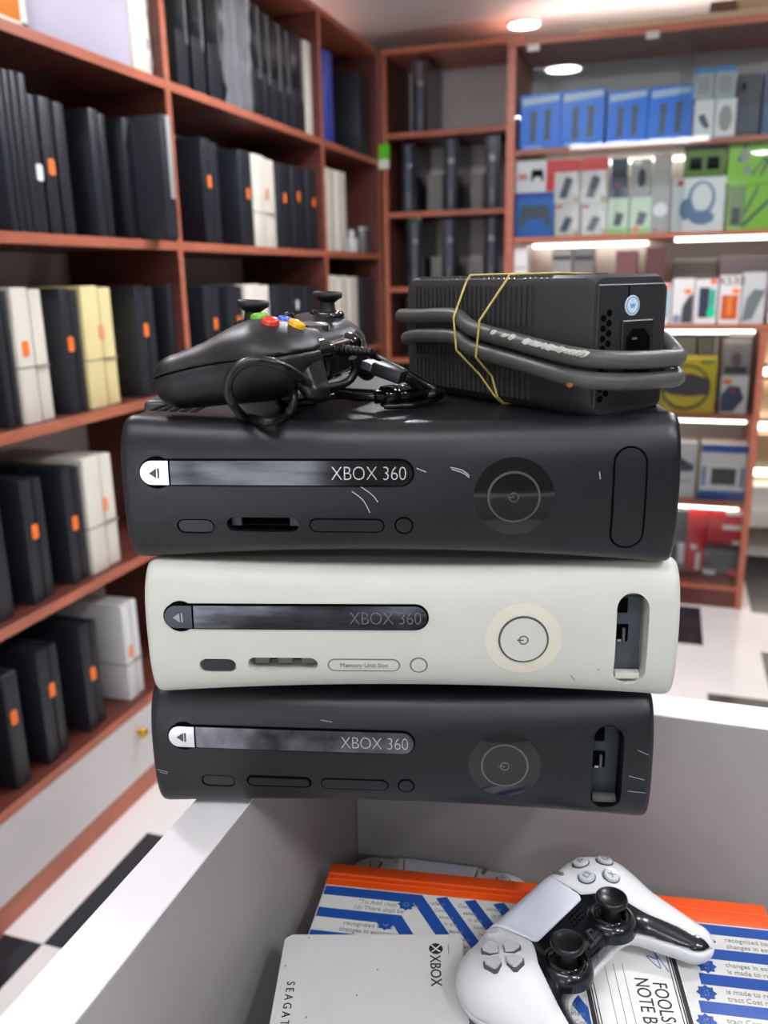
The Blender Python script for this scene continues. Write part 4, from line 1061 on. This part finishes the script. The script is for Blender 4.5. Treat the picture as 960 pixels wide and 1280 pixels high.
def build_black_pad():
    th = math.radians(3)     # heading of the pad's front
    fy = Vector((math.cos(th), math.sin(th), 0)); fx = Vector((math.sin(th), -math.cos(th), 0))
    tilt = math.radians(-3.5)
    zx = fx; zy = (fy*math.cos(tilt)+Vector((0, 0, 1))*math.sin(tilt)); zz = zx.cross(zy)
    t = thing('gamepad', 'black wired gamepad with coloured buttons lying on top console', 'gamepad')
    t.matrix_world = frame_m((-.2265, .4865, 1.1948), zx, zy, zz)
    body = mat('pad_black', '#141517', .42, bump=.05, bscale=2500, var=.05, scale=40)
    def seam(X, Y, Z): return Z-(-1.5+.17*Y-.0022*Y*Y*(Y < 0))
    me = surface_nets(lambda X, Y, Z: smax(pad_black_sdf(X, Y, Z), -seam(X, Y, Z), 1.), (-84, -66, -42), (84, 46, 26), 1.25)
    smooth(obj('upper_shell', me, t, body), 60)
    me = surface_nets(lambda X, Y, Z: smax(pad_black_sdf(X, Y, Z)+.35, seam(X, Y, Z)+.25, .8), (-84, -66, -42), (84, 46, 26), 1.25)
    smooth(obj('lower_shell', me, t, body), 60)
    f = pad_black_sdf
    up3 = lambda x, y, dz: Matrix.Translation((x*.001, y*.001, top_z(f, x, y)*.001+dz))
    stick(t, up3(-42, 16, -.0005), .76)
    stick(t, up3(20, -9, .0025), .76)
    # direction pad
    M = top_frame(f, -20, -9)
    bm = bmesh.new(); lathe(bm, [(.0125, -.002), (.0125, .001), (.011, .0016), (.0001, .0006)], 30, M); dp = obj('direction_pad', bm, t, GLOSS); smooth(dp, 40)
    bm = bmesh.new(); box(bm, -.010, .010, -.0033, .0033, 0, .0036, .0008, 1, M); box(bm, -.0033, .0033, -.010, .010, 0, .0037, .0008, 1, M); obj('direction_cross', bm, dp, body)
    # colour buttons
    for (x, y, n, h) in ((42, 4.5, 'green', '#6cbf2e'), (53, 15.5, 'red', '#e23b26'), (31, 15.5, 'blue', '#2f55d8'), (42, 26.5, 'yellow', '#f0b416')):
        M = top_frame(f, x, y); bm = bmesh.new()
        lathe(bm, [(.0050, -.002), (.0050, .0014), (.0046, .0024), (.0034, .0030), (.0001, .0034)], 28, M)
        b = obj('face_button', bm, t, mat('button_'+n, h, .14, coat=.6)); smooth(b, 50); b['label'] = n+' round button'
    for x in (-11, 11):
        M = top_frame(f, x, 17); bm = bmesh.new(); lathe(bm, [(.0038, -.001), (.0038, .0012), (.0030, .0022), (.0001, .0025)], 20, M); smooth(obj('menu_button', bm, t, GLOSS), 50)
    M = top_frame(f, 0, 22); bm = bmesh.new(); lathe(bm, [(.0095, -.002), (.0095, .0012), (.008, .0024), (.0001, .003)], 30, M); smooth(obj('guide_button', bm, t, SILVER), 50)
    # bumpers, triggers, front housing
    for s in (-1, 1):
        me = surface_nets(lambda X, Y, Z: rcone(X, Y, Z, (s*27, 35, 3), (s*58, 26, 1), 9.5, 9.5, .75), (-72, 10, -12), (72, 50, 16), 1.2)
        smooth(obj('bumper', me, t, GLOSS), 60)
        def trig(X, Y, Z):
            d = rcone(X, Y, Z, (s*42, 34, -7), (s*47, 43, -17), 9.5, 5.5, 1.)
            d = smin(d, rcone(X, Y, Z, (s*50, 33, -6), (s*53, 40, -17), 8.5, 5.5, 1.), 5)
            return d
        me = surface_nets(trig, (-75, 18, -32), (75, 58, 6), 1.2)
        smooth(obj('trigger', me, t, mat('trigger_black', '#101113', .3)), 60)
    me = surface_nets(lambda X, Y, Z: rbox(X, Y, Z, (0, 32, -4), (24, 9, 11), 4), (-28, 18, -20), (28, 46, 12), 1.2)
    smooth(obj('front_housing', me, t, GLOSS), 60)
    # strain relief
    bm = bmesh.new()
    for k in range(7): lathe(bm, [(.0034-.0002*k, 0), (.0036-.0002*k, .0008), (.0036-.0002*k, .0018), (.0026, .0024)], 16, Matrix.Translation((0, .0400+.0027*k, .001)) @ Matrix.Rotation(-PI/2, 4, 'X'))
    smooth(obj('strain_relief', bm, t, body), 40)
    W = t.matrix_world
    start = W @ Vector((0, .058, .001))
    zt = 1.1815-.021+.0
    cabm = mat('thin_cable_black', '#0e0f10', .28, coat=.2)
    def pz(x, y, z): return on_z(x, y, z)
    zs = 1.0815+zhi(-.04)+.0022
    def q(x, y, dep):
        d = ray(x, y); return d*dep+Vector((0, 0, EYE))
    # cable from the pad, over to the right, back along the lid, looping at the front, out to the breakaway plug
    pts = [start, q(470, 447, .515), q(505, 465, .52), q(530, 480, .525), q(545, 488, .525), q(538, 494, .52), pz(510, 498, zs), pz(470, 492, zs), pz(430, 489, zs), pz(395, 487, zs), q(384, 478, .46), q(356, 460, .425), q(328, 451, .418), q(300, 457, .418), q(285, 478, .420), q(290, 503, .428), pz(308, 522, zs), pz(335, 527, zs), pz(358, 520, zs), q(368, 500, .47), q(362, 480, .475), q(352, 474, .478), q(345, 484, .478), pz(352, 505, zs), pz(385, 502, zs+.002), pz(420, 494, zs+.003), pz(450, 497, zs+.004), pz(478, 496, zs+.005)]
    bm = bmesh.new(); P = catmull(pts, 8)
    for p in P: p.z = max(p.z, zs)
    tube(bm, P, .0025, 10)
    o = obj('cable', bm, t, cabm); o.matrix_parent_inverse = W.inverted(); smooth(o, 60)
    # second loop below the trigger, by the front
    bm = bmesh.new(); tube(bm, catmull([q(441, 447, .50), q(444, 462, .505), q(436, 476, .505), q(418, 483, .50), q(398, 484, .495)], 8), .0025, 10)
    o = obj('cable', bm, t, cabm); o.matrix_parent_inverse = W.inverted(); smooth(o, 60)
    # breakaway connector
    a = pz(476, 496, zs+.005); b = pz(524, 492, zs+.005); ax = (b-a).normalized()
    up = Vector((0, 0, 1)); sd = up.cross(ax).normalized()
    MF = frame_m(a, sd, up, ax)
    Lc = (b-a).length
    bm = bmesh.new(); lathe(bm, [(.0028, -.004), (.0040, -.0035), (.0040, .000), (.0062, .001), (.0066, .003), (.0066, Lc*.35), (.0058, Lc*.4), (.0062, Lc*.45), (.0062, Lc*.8), (.0045, Lc*.9), (.0028, Lc+.003)], 20, MF)
    o = obj('breakaway_plug', bm, t, GLOSS); o.matrix_parent_inverse = W.inverted(); smooth(o, 50)
    bm = bmesh.new(); tube(bm, catmull([b, pz(545, 490, zs+.004), pz(553, 491, zs+.003), pz(548, 497, zs), pz(520, 506, zs), pz(480, 508, zs)], 8), .0018, 10)
    o = obj('cable', bm, t, cabm); o.matrix_parent_inverse = W.inverted(); smooth(o, 60)
    # USB plug
    a = q(462, 456, .50); b = q(505, 472, .492); ax = (b-a).normalized(); sd = up.cross(ax).normalized(); u2 = ax.cross(sd)
    MF = frame_m(a, sd, u2, ax); Lc = (b-a).length
    bm = bmesh.new(); box(bm, -.0058, .0058, -.0038, .0038, Lc*.18, Lc, .0012, 2, MF); o = obj('usb_plug', bm, t, mat('plug_black', '#1c1d1f', .35)); o.matrix_parent_inverse = W.inverted(); smooth(o)
    bm = bmesh.new(); box(bm, -.0058, .0058, -.0024, .0024, -Lc*.12, Lc*.18, .0003, 1, MF); o2_ = obj('usb_contact', bm, o, SILVER); o2_['label'] = 'bare metal usb tongue'
    bm = bmesh.new(); tube(bm, catmull([b, q(512, 476, .495), q(520, 484, .505), pz(530, 490, zs+.003)], 6), .0024, 10); o = obj('cable', bm, t, cabm); o.matrix_parent_inverse = W.inverted(); smooth(o, 60)
build_black_pad()

# ------------------------------------------------------------------ inside the counter: ledger, drive, white gamepads
BT = .80    # top of the ledger
def flat(px, z=BT): return [tuple(on_z(x, y, z).xy) for x, y in px]
def build_ledger():
    A = on_z(415, 1081, BT); B = on_z(955, 1134, BT)
    u = (B-A).normalized(); v = Vector((u.y, -u.x, 0))
    L = (B-A).length
    t = thing('ledger_book', 'blue and white striped hard-cover ledger with orange spine under the drive', 'book', (A.x, A.y, BT-.024), math.atan2(u.y, u.x))
    D = .225
    Mi = Matrix.Rotation(-math.atan2(u.y, u.x), 4, 'Z') @ Matrix.Translation((-A.x, -A.y, 0))
    def loc(px):
        return [tuple((Mi @ Vector((p[0], p[1], 0))).xy) for p in flat(px)]
    bx('cover', 0, L, -D, 0, .0215, .024, mat('cover_paper', '#dcdcd6', .5, var=.03, scale=60), t, .0006, 1)
    bx('cover', 0, L, -D, 0, 0, .0025, mat('cover_paper', '#dcdcd6', .5), t, .0006, 1)
    bx('pages', .003, L-.003, -D+.003, -.003, .0026, .0214, PAPER, t)
    OR = mat('spine_orange', '#ff5a10', .5, var=.03, scale=50)
    s = bx('spine', -.0006, L+.0006, -.0225, .002, -.0004, .0246, OR, t, .0015, 2); s['label'] = 'orange cloth spine'
    bm = bmesh.new(); tube(bm, [(.001, -.010, .0246), (L-.001, -.010, .0246)], .0011, 8); tube(bm, [(.001, -.0155, .0246), (L-.001, -.0155, .0246)], .0007, 8); obj('spine_ridge', bm, s, OR)
    # printed stripes
    BL = mat('print_blue', '#1d4fa0', .5, var=.03, scale=80)
    def stripe(bm, pl, w):
        # pl polyline in book coords, w half width
        P = [Vector(p) for p in pl]; n = len(P); Ls = []; Rs = []
        for i in range(n):
            if i == 0: d = (P[1]-P[0]).normalized(); m = Vector((-d.y, d.x)); k = 1
            elif i == n-1: d = (P[-1]-P[-2]).normalized(); m = Vector((-d.y, d.x)); k = 1
            else:
                d1 = (P[i]-P[i-1]).normalized(); d2_ = (P[i+1]-P[i]).normalized(); n1 = Vector((-d1.y, d1.x)); n2 = Vector((-d2_.y, d2_.x)); m = (n1+n2).normalized(); k = 1/max(.3, m.dot(n1))
            Ls.append(P[i]+m*w*k); Rs.append(P[i]-m*w*k)
        def ok(q): return (min(max(q.x, .001), L-.001), min(max(q.y, -D+.001), -.0227))
        for i in range(n-1):
            poly = [ok(Rs[i]), ok(Rs[i+1]), ok(Ls[i+1]), ok(Ls[i])]
            prism(bm, ccw(poly), .0239, .02425)
    bm = bmesh.new()
    yb = -.0280; p = .0225
    bend = loc([(525, 1113)])[0]
    dv = (Vector(loc([(561, 1165)])[0])-Vector(loc([(525, 1113)])[0])).normalized()
    w = .0045
    for k in range(8):
        y = yb-p*k
        xb = bend[0]-.012*k*1.0
        if xb > .004:
            s_ = (-D-y)/dv.y
            stripe(bm, [(.0, y), (xb, y), (xb+dv.x*s_, -D)], w)
    for k in range(1, 6):
        x0 = bend[0]+.0205*k
        s_ = (-D+.0277)/dv.y
        xe = x0+dv.x*s_
        stripe(bm, [(x0-.004, -.0227), (xe-.004, -D)], w)
    rx0 = loc([(880, 1150)])[0]
    for k in range(9):
        y = yb-p*k
        xr = rx0[0]-.004-.004*k
        stripe(bm, [(xr-.016, y+.03), (xr, y), (L, y)] if k == 0 else [(xr, y), (L, y)], w)
    obj('blue_stripes', bm, t, BL)
    # flower motifs at the stripe ends
    cs = loc([(508, 1131), (482, 1155)])+[(rx0[0]-.002-.004*k, yb-p*(k+.5)) for k in range(6)]
    for c in cs:
        bm = bmesh.new()
        prism(bm, circle(c[0], c[1], .0014, 10), .0239, .02445)
        for k in range(8):
            a = PI/4*k; rr = .0062
            ux_ = Vector((math.cos(a), math.sin(a))); vx = Vector((-ux_.y, ux_.x)); C = Vector(c)
            prism(bm, [tuple(C+ux_*.0012), tuple(C+ux_*rr*.65-vx*.0020), tuple(C+ux_*rr), tuple(C+ux_*rr*.65+vx*.0020)], .0239, .0244)
        obj('flower_motif', bm, t, BL)
    # faint printed lines between the stripes
    bm = bmesh.new()
    TX = ['"To Add class" means', '(d) There shall be', 'recognized based on', 'changes in estimates or im', 'is made to reflect the new', 'tract Cost may be assess']
    def tl(s, x, y, size): text_bm(bm, s, size, Matrix.Translation((x, y, .0242)), .0001, .9, 1., 'LEFT')
    for q, (a_, b_, x_) in enumerate(((TX[0], TX[1], .028), ('recognized based', 'changes in estimates', .022), ('reflect the new', 'contract Cost may', .018))):
        tl(a_, x_, yb-p*(q+.5)+.0030, .0056); tl(b_, x_-.002, yb-p*(q+.5)-.0030, .0056)
    for k in range(6):
        tl(TX[(k+2) % 6], rx0[0]+.010-.004*k, yb-p*(k+.5)+.0026, .0054); tl(TX[(k+3) % 6], rx0[0]+.010-.004*k, yb-p*(k+.5)-.0032, .0054)
    ang = math.atan2(dv.y, dv.x)
    for k in range(5):
        for j in range(24):
            x0 = bend[0]+.0102+.0205*k; s_ = .006+.0075*j
            c = Vector((x0, -.0227))+dv*s_
            if c.y > -D+.01 and c.x < L-.04: tl(['reflect', 'Cost', 'assess', 'in the', 'based'][(k+j) % 5], c.x-.005, c.y-.003, .0046)
    obj('printed_text', bm, t, mat('print_grey', '#93938f', .6))
    # name label pasted on the cover
    q4 = loc([(716, 1165), (836, 1165), (877, 1310), (748, 1322)])
    la = bmesh.new(); prism(la, ccw(q4), .0243, .0246); lab = obj('name_label', la, t, PAPER); lab['label'] = 'white name label with double black border'
    bm = bmesh.new()
    C = [Vector(p_) for p_ in q4]
    def ins(f):
        m_ = sum(C, Vector((0, 0)))/4; return [p_+(m_-p_)*f for p_ in C]
    for f, ww in ((.07, .0014), (.14, .0004), (.20, .0003)):
        Q = ins(f)
        for i in range(4):
            a_, b_ = Q[i], Q[(i+1) % 4]; d_ = (b_-a_).normalized(); nn = Vector((-d_.y, d_.x))*ww/1
            prism(bm, ccw([tuple(a_-nn), tuple(b_-nn), tuple(b_+nn), tuple(a_+nn)]), .0245, .0248)
    obj('label_border', bm, lab, mat('print_black_ink', '#26262a', .6))
    bm = bmesh.new()
    d1 = (C[2]-C[1]).normalized()     # reading direction, down the picture
    up_ = Vector((-d1.y, d1.x))
    for s_, at_, sz in (('FOOLSCAP', (823, 1229), .0125), ('NOTE BOOK', (800, 1223), .0125)):
        c0 = Vector(loc([at_])[0])
        text_bm(bm, s_, sz, frame_m((c0.x, c0.y, .0247), (d1.x, d1.y, 0), (up_.x, up_.y, 0), (0, 0, 1)), .0001, .8, 1., 'LEFT')
    for f in (.25, .4, .55):
        a_, b_ = C[0]+(C[1]-C[0])*(f*.6+.1), C[3]+(C[2]-C[3])*(f*.6+.1); a_, b_ = a_+(b_-a_)*.3, a_+(b_-a_)*.9
        nn = Vector((-(b_-a_).y, (b_-a_).x)).normalized()*.00012
        prism(bm, ccw([tuple(a_-nn), tuple(b_-nn), tuple(b_+nn), tuple(a_+nn)]), .0245, .0248)
    obj('label_lettering', bm, lab, mat('print_black_ink', '#26262a', .6))
    bm = bmesh.new()
    sc = loc([(812, 1185), (822, 1200), (808, 1196), (826, 1212), (818, 1192), (836, 1216)])
    tube(bm, catmull([(p_[0], p_[1], .0248) for p_ in sc], 5), .00025, 5); obj('pen_scribble', bm, lab, mat('pen_blue', '#3a54b0', .5))
    # box that carries the ledger
    c = A+u*(L*.5)+v*.15
    tt = thing('carton', 'low white carton inside the counter under the striped ledger', 'box', (c.x, c.y, .70), math.atan2(u.y, u.x))
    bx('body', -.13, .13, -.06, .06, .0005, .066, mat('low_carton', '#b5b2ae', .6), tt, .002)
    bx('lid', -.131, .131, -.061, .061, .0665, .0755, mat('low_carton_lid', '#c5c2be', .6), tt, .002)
build_ledger()

def build_drive():
    z = BT+.0148
    A = on_z(357, 1168, z); B = on_z(577, 1168, z)
    u = (B-A).normalized(); v = Vector((u.y, -u.x, 0)); L = (B-A).length
    D = .080
    t = thing('hard_drive', 'white portable hard drive with black sphere logo on the striped ledger', 'hard drive', (A.x, A.y, BT+.0004), math.atan2(u.y, u.x))
    bm = bmesh.new(); prism(bm, rrect(0, L, -D, 0, .0045, 6), 0, .0143)
    es = [e for e in bm.edges if abs(e.verts[0].co.z-e.verts[1].co.z) < 1e-6]
    bmesh.ops.bevel(bm, geom=es, offset=.0009, segments=2, affect='EDGES')
    smooth(obj('case', bm, t, mat('drive_white', '#d7d6d3', .4, var=.025, scale=50)), 35)
    ink = mat('drive_ink', '#2a2b2d', .5)
    Z = .01445
    def R(x, y): return frame_m((x, y, Z), (0, -1, 0), (1, 0, 0), (0, 0, 1))   # text reading down the picture
    bm = bmesh.new(); text_bm(bm, 'XBOX', .0098, R(L-.0185, -.0305), .00015, .92); obj('lettering', bm, t, ink)
    bm = bmesh.new(); text_bm(bm, 'SEAGATE', .0072, R(.0085, -.0395), .00015, .9, 1.55, 'LEFT'); obj('maker_lettering', bm, t, ink)
    # sphere logo: a disc with a pale cross
    cx, cy_l, r = L-.0175, -.0125, .0045
    bm = bmesh.new(); prism(bm, circle(cx, cy_l, r, 32), Z-.0001, Z+.0001); lg = obj('sphere_logo', bm, t, ink)
    bm = bmesh.new()
    for s in (-1, 1):
        pts = [(cx+s*r*.92*math.cos(PI/4), cy_l+r*.92*math.sin(PI/4)), (cx+s*.0009, cy_l+.0007), (cx-s*.0015, cy_l-.0018), (cx-s*r*.85*math.cos(PI/4), cy_l-r*.85*math.sin(PI/4))]
        tube(bm, catmull([(p[0], p[1], Z+.00005) for p in pts], 5), [.0003]*8+[.0004]*8, 5) if False else tube(bm, catmull([(p[0], p[1], Z+.00005) for p in pts], 5), .0005, 6)
    obj('logo_cross', bm, lg, mat('drive_white', '#d7d6d3', .4))
    bx('tiny_line', L-.0095, L-.0092, -.017, -.009, Z-.0002, Z+.0001, ink, t)
    bm = bmesh.new()
    for (x, y) in ((.0035, -.027), (.062, -.03), (.021, -.066), (.016, -.003), (.05, -.05)): bmesh.ops.create_icosphere(bm, subdivisions=1, radius=.0007, matrix=Matrix.Translation((x, y, Z)) @ Matrix.Diagonal((.7, 1.3, .15, 1)))
    obj('specks', bm, t, mat('drive_speck', '#6d6c69', .6))
build_drive()

def pad_white_sdf(X, Y, Z):
    AX = np.abs(X)
    d = rbox(X, Y, Z, (0, 14, -1), (42, 31, 15), 11)
    d = smin(d, rcone(AX, Y, Z, (52, 18, -1), (53, 18, -1), 27.5, 27.5, .64), 12)
    d = smin(d, rcone(AX, Y, Z, (54, 10, -3), (66, -46, -12), 24.5, 14, .80), 14)
    return d
def build_white_pad(label, M, group, full=True):
    t = thing('gamepad', label, 'gamepad', group=group); t.matrix_world = M
    WHP = mat('pad_white', '#dcdddd', .42, bump=.03, bscale=3000); BKP = mat('pad_gloss_black', '#16171a', .2, coat=.3); PAD = mat('touch_pad_white', '#d9dee8', .35)
    f = pad_white_sdf
    zone = [(34, 60), (31, 40), (28, 14), (33, 8), (40.5, 1), (46, -10), (54, -28), (62, -46), (68, -66), (100, -64), (100, 60)]
    def white(X, Y, Z):
        AX = np.abs(X)
        return smax(f(X, Y, Z), np.minimum(poly_sdf(AX, Y, zone), 1e3), .9)
    def lower(X, Y, Z): return smax(f(X, Y, Z)+.05, Z+3.0-.125*np.minimum(Y+6, 0), 1.)
    def black(X, Y, Z): return smax(f(X, Y, Z)+.8, -(Z+2.2-.125*np.minimum(Y+6, 0)), .8)
    h = 1.2 if full else 1.8
    lo, hi = (-86, -66, -28), (86, 52, 24)
    for s in (-1, 1):
        smooth(obj('front_shell', surface_nets(lambda X, Y, Z: np.maximum(smax(white(X, Y, Z), -(Z+2.6-.125*np.minimum(Y+6, 0)), .8), 6-s*X), (8, lo[1], lo[2]) if s > 0 else lo, hi if s > 0 else (-8, hi[1], hi[2]), h), t, WHP), 60)
    smooth(obj('back_shell', surface_nets(lower, lo, hi, h), t, WHP), 60)
    smooth(obj('centre_trim', surface_nets(black, lo, hi, h), t, BKP), 60)
    tp = [(-32.6, 50), (-31.5, 44), (-27.2, 14.5), (-25, 12), (25, 12), (27.2, 14.5), (31.5, 44), (32.6, 50)]
    smooth(obj('touch_pad', surface_nets(lambda X, Y, Z: smax(smax(f(X, Y, Z)-.5, poly_sdf(X, Y, tp), 1.2), -Z, .5), (-38, 5, -4), (38, 50, 20), 1.), t, PAD), 60)
    gl = mat('pad_button_clear', '#c9ccce', .2, coat=.5); ln = mat('pad_mark_grey', '#74777a', .4); gv = mat('pad_gap', '#4c4e51', .5)
    T = lambda x, y: top_frame(f, x, y)
    # direction buttons
    for k in range(4):
        a = PI/2*k; ux, uy = math.cos(a), math.sin(a)
        Mq = T(-53, 18) @ Matrix.Rotation(a, 4, 'Z')
        shape = [(.0030, 0), (.0062, -.0036), (.0112, -.0044), (.0126, -.003), (.0126, .003), (.0112, .0044), (.0062, .0036)]
        bm = bmesh.new(); prism(bm, [(p[0]*1.10-.0006, p[1]*1.20) for p in shape], -.003, .0006, Mq); g = obj('direction_button_gap', bm, t, gv)
        bm = bmesh.new(); prism(bm, shape, -.003, .0019, Mq)
        es = [e for e in bm.edges if e.calc_length() < .5]
        b = obj('direction_button', bm, t, gl)
    for k, (dx, dy) in enumerate(((0, 11.5), (11.5, 0), (0, -11.5), (-11.5, 0))):
        Mq = T(53+dx, 18+dy); Mc = Mq
        bm = bmesh.new(); lathe(bm, [(.0060, -.002), (.0060, .0004), (.0001, .0005)], 28, Mc); obj('face_button_gap', bm, t, gv)
        bm = bmesh.new(); lathe(bm, [(.0053, -.002), (.0053, .0014), (.0048, .0021), (.0001, .0024)], 28, Mc); b = obj('face_button', bm, t, gl); smooth(b, 40)
        bm = bmesh.new(); s = .0024; zz = .0025
        if k == 0: P = [(s*math.cos(PI/2+2*PI*i/3), s*math.sin(PI/2+2*PI*i/3)) for i in range(3)]
        elif k == 1: P = circle(0, 0, s*.95, 20)
        elif k == 3: P = [(-s*.8, -s*.8), (s*.8, -s*.8), (s*.8, s*.8), (-s*.8, s*.8)]
        else: P = None
        if P: tube(bm, [Mc @ Vector((p[0], p[1], zz)) for p in P], .0003, 5, True)
        else:
            for sg in (-1, 1): tube(bm, [Mc @ Vector((-s*.8, -s*.8*sg, zz)), Mc @ Vector((s*.8, s*.8*sg, zz))], .0003, 5)
        obj('button_symbol', bm, b, ln)
    for x in (-25.5, 25.5):
        Mq = T(x, -9)
        Mq = frame_m(Mq.translation+Vector((0, 0, -.0005)), (1, 0, 0), (0, 1, 0), (0, 0, 1))
        bm = bmesh.new(); lathe(bm, [(.0165, -.008), (.0160, -.003), (.0145, .0004), (.0125, .0016), (.0112, .0008), (.010, -.003)], 40, Mq); smooth(obj('thumbstick_collar', bm, t, BKP), 60)
        stick(t, Mq @ Matrix.Translation((0, 0, .0006)), .80, 'thumbstick', mat('stick_gloss', '#131416', .3))
    for s in (-1, 1):
        Mq = T(s*37, 37) @ Matrix.Rotation(s*-.25, 4, 'Z')
        bm = bmesh.new(); prism(bm, [(p[0], p[1]) for p in rrect(-.0016, .0016, -.0045, .0045, .0015, 4)], -.001, .0010, Mq); obj('menu_button', bm, t, gl if s < 0 else ln)
        # bumpers seen on the top edge
        smooth(obj('bumper', surface_nets(lambda X, Y, Z: rcone(X, Y, Z, (s*42, 39, -3), (s*63, 34, -3), 7.5, 6.5, .7), (-80, 20, -12), (80, 52, 8), 1.4), t, BKP), 60)
    Mq = T(0, -13)
    bm = bmesh.new(); prism(bm, stadium(-.0052, .0052, 0, .0026, 6), -.001, .0008, Mq @ Matrix.Translation((0, -.0065, 0))); obj('mute_button', bm, t, mat('mute_grey', '#53565a', .4))
    bm = bmesh.new(); Mh = Mq @ Matrix.Translation((0, .0035, .0006))
    prism(bm, [(-.0012, -.004), (0, -.0045), (0, .0040), (.0030, .0030), (.0030, .0012), (.0038, .0025), (.0030, .0042), (-.0012, .0052)], -.001, .0006, Mh); prism(bm, stadium(-.0062, .0062, -.0032, .0016, 6), -.001, .0003, Mh)
    obj('home_button', bm, t, mat('home_charcoal', '#35373a', .3))
    bm = bmesh.new()
    for r in range(3):
        for c in range(5): prism(bm, circle((c-2)*.0032, .0125+.0024*r-.0095, .0006, 8), 0, .0012, Mq @ Matrix.Translation((0, .012, 0)))
    obj('speaker_holes', bm, t, GROOVE)
    return t
wx = Vector((.438, .899, .0)).normalized(); wy = Vector((-wx.y, wx.x, 0))
build_white_pad('white and black gamepad lying on the ledger in front of the stack', frame_m((-.031, .4585, BT+.0272), wx, wy, (0, 0, 1)), 'white gamepads in the counter')
u0 = Vector((math.cos(.1), math.sin(.1), 0)); v0 = Vector((-u0.y, u0.x, 0))
build_white_pad('second white gamepad in shadow behind the ledger orange spine', frame_m((-.150, .5600, .7385), u0, v0*math.cos(.24)+Vector((0, 0, math.sin(.24))), u0.cross(v0*math.cos(.24)+Vector((0, 0, math.sin(.24))))), 'white gamepads in the counter', False)

# ================================================================== light, camera
w = bpy.data.worlds.new('shop_daylight'); SC.world = w; w.use_nodes = True
bg = w.node_tree.nodes['Background']; bg.inputs[0].default_value = (.93, .96, 1, 1); bg.inputs[1].default_value = .2
cam = bpy.data.cameras.new('camera'); co = bpy.data.objects.new('camera', cam); COL.objects.link(co)
cam.sensor_fit = 'VERTICAL'; cam.sensor_height = 36.; cam.sensor_width = 27.; cam.lens = F_PX/1280*36.
cam.clip_start = .02; cam.clip_end = 50
co.matrix_world = frame_m((0, 0, EYE), r2, -d2, -fwd)
cam.dof.use_dof = True; cam.dof.focus_distance = .50; cam.dof.aperture_fstop = 8.2
SC.camera = co
SC.view_settings.view_transform = 'Standard'; SC.view_settings.look = 'None'
SC.view_settings.gamma = 1.; SC.view_settings.use_curve_mapping = False
SC.view_settings.exposure = 1.0
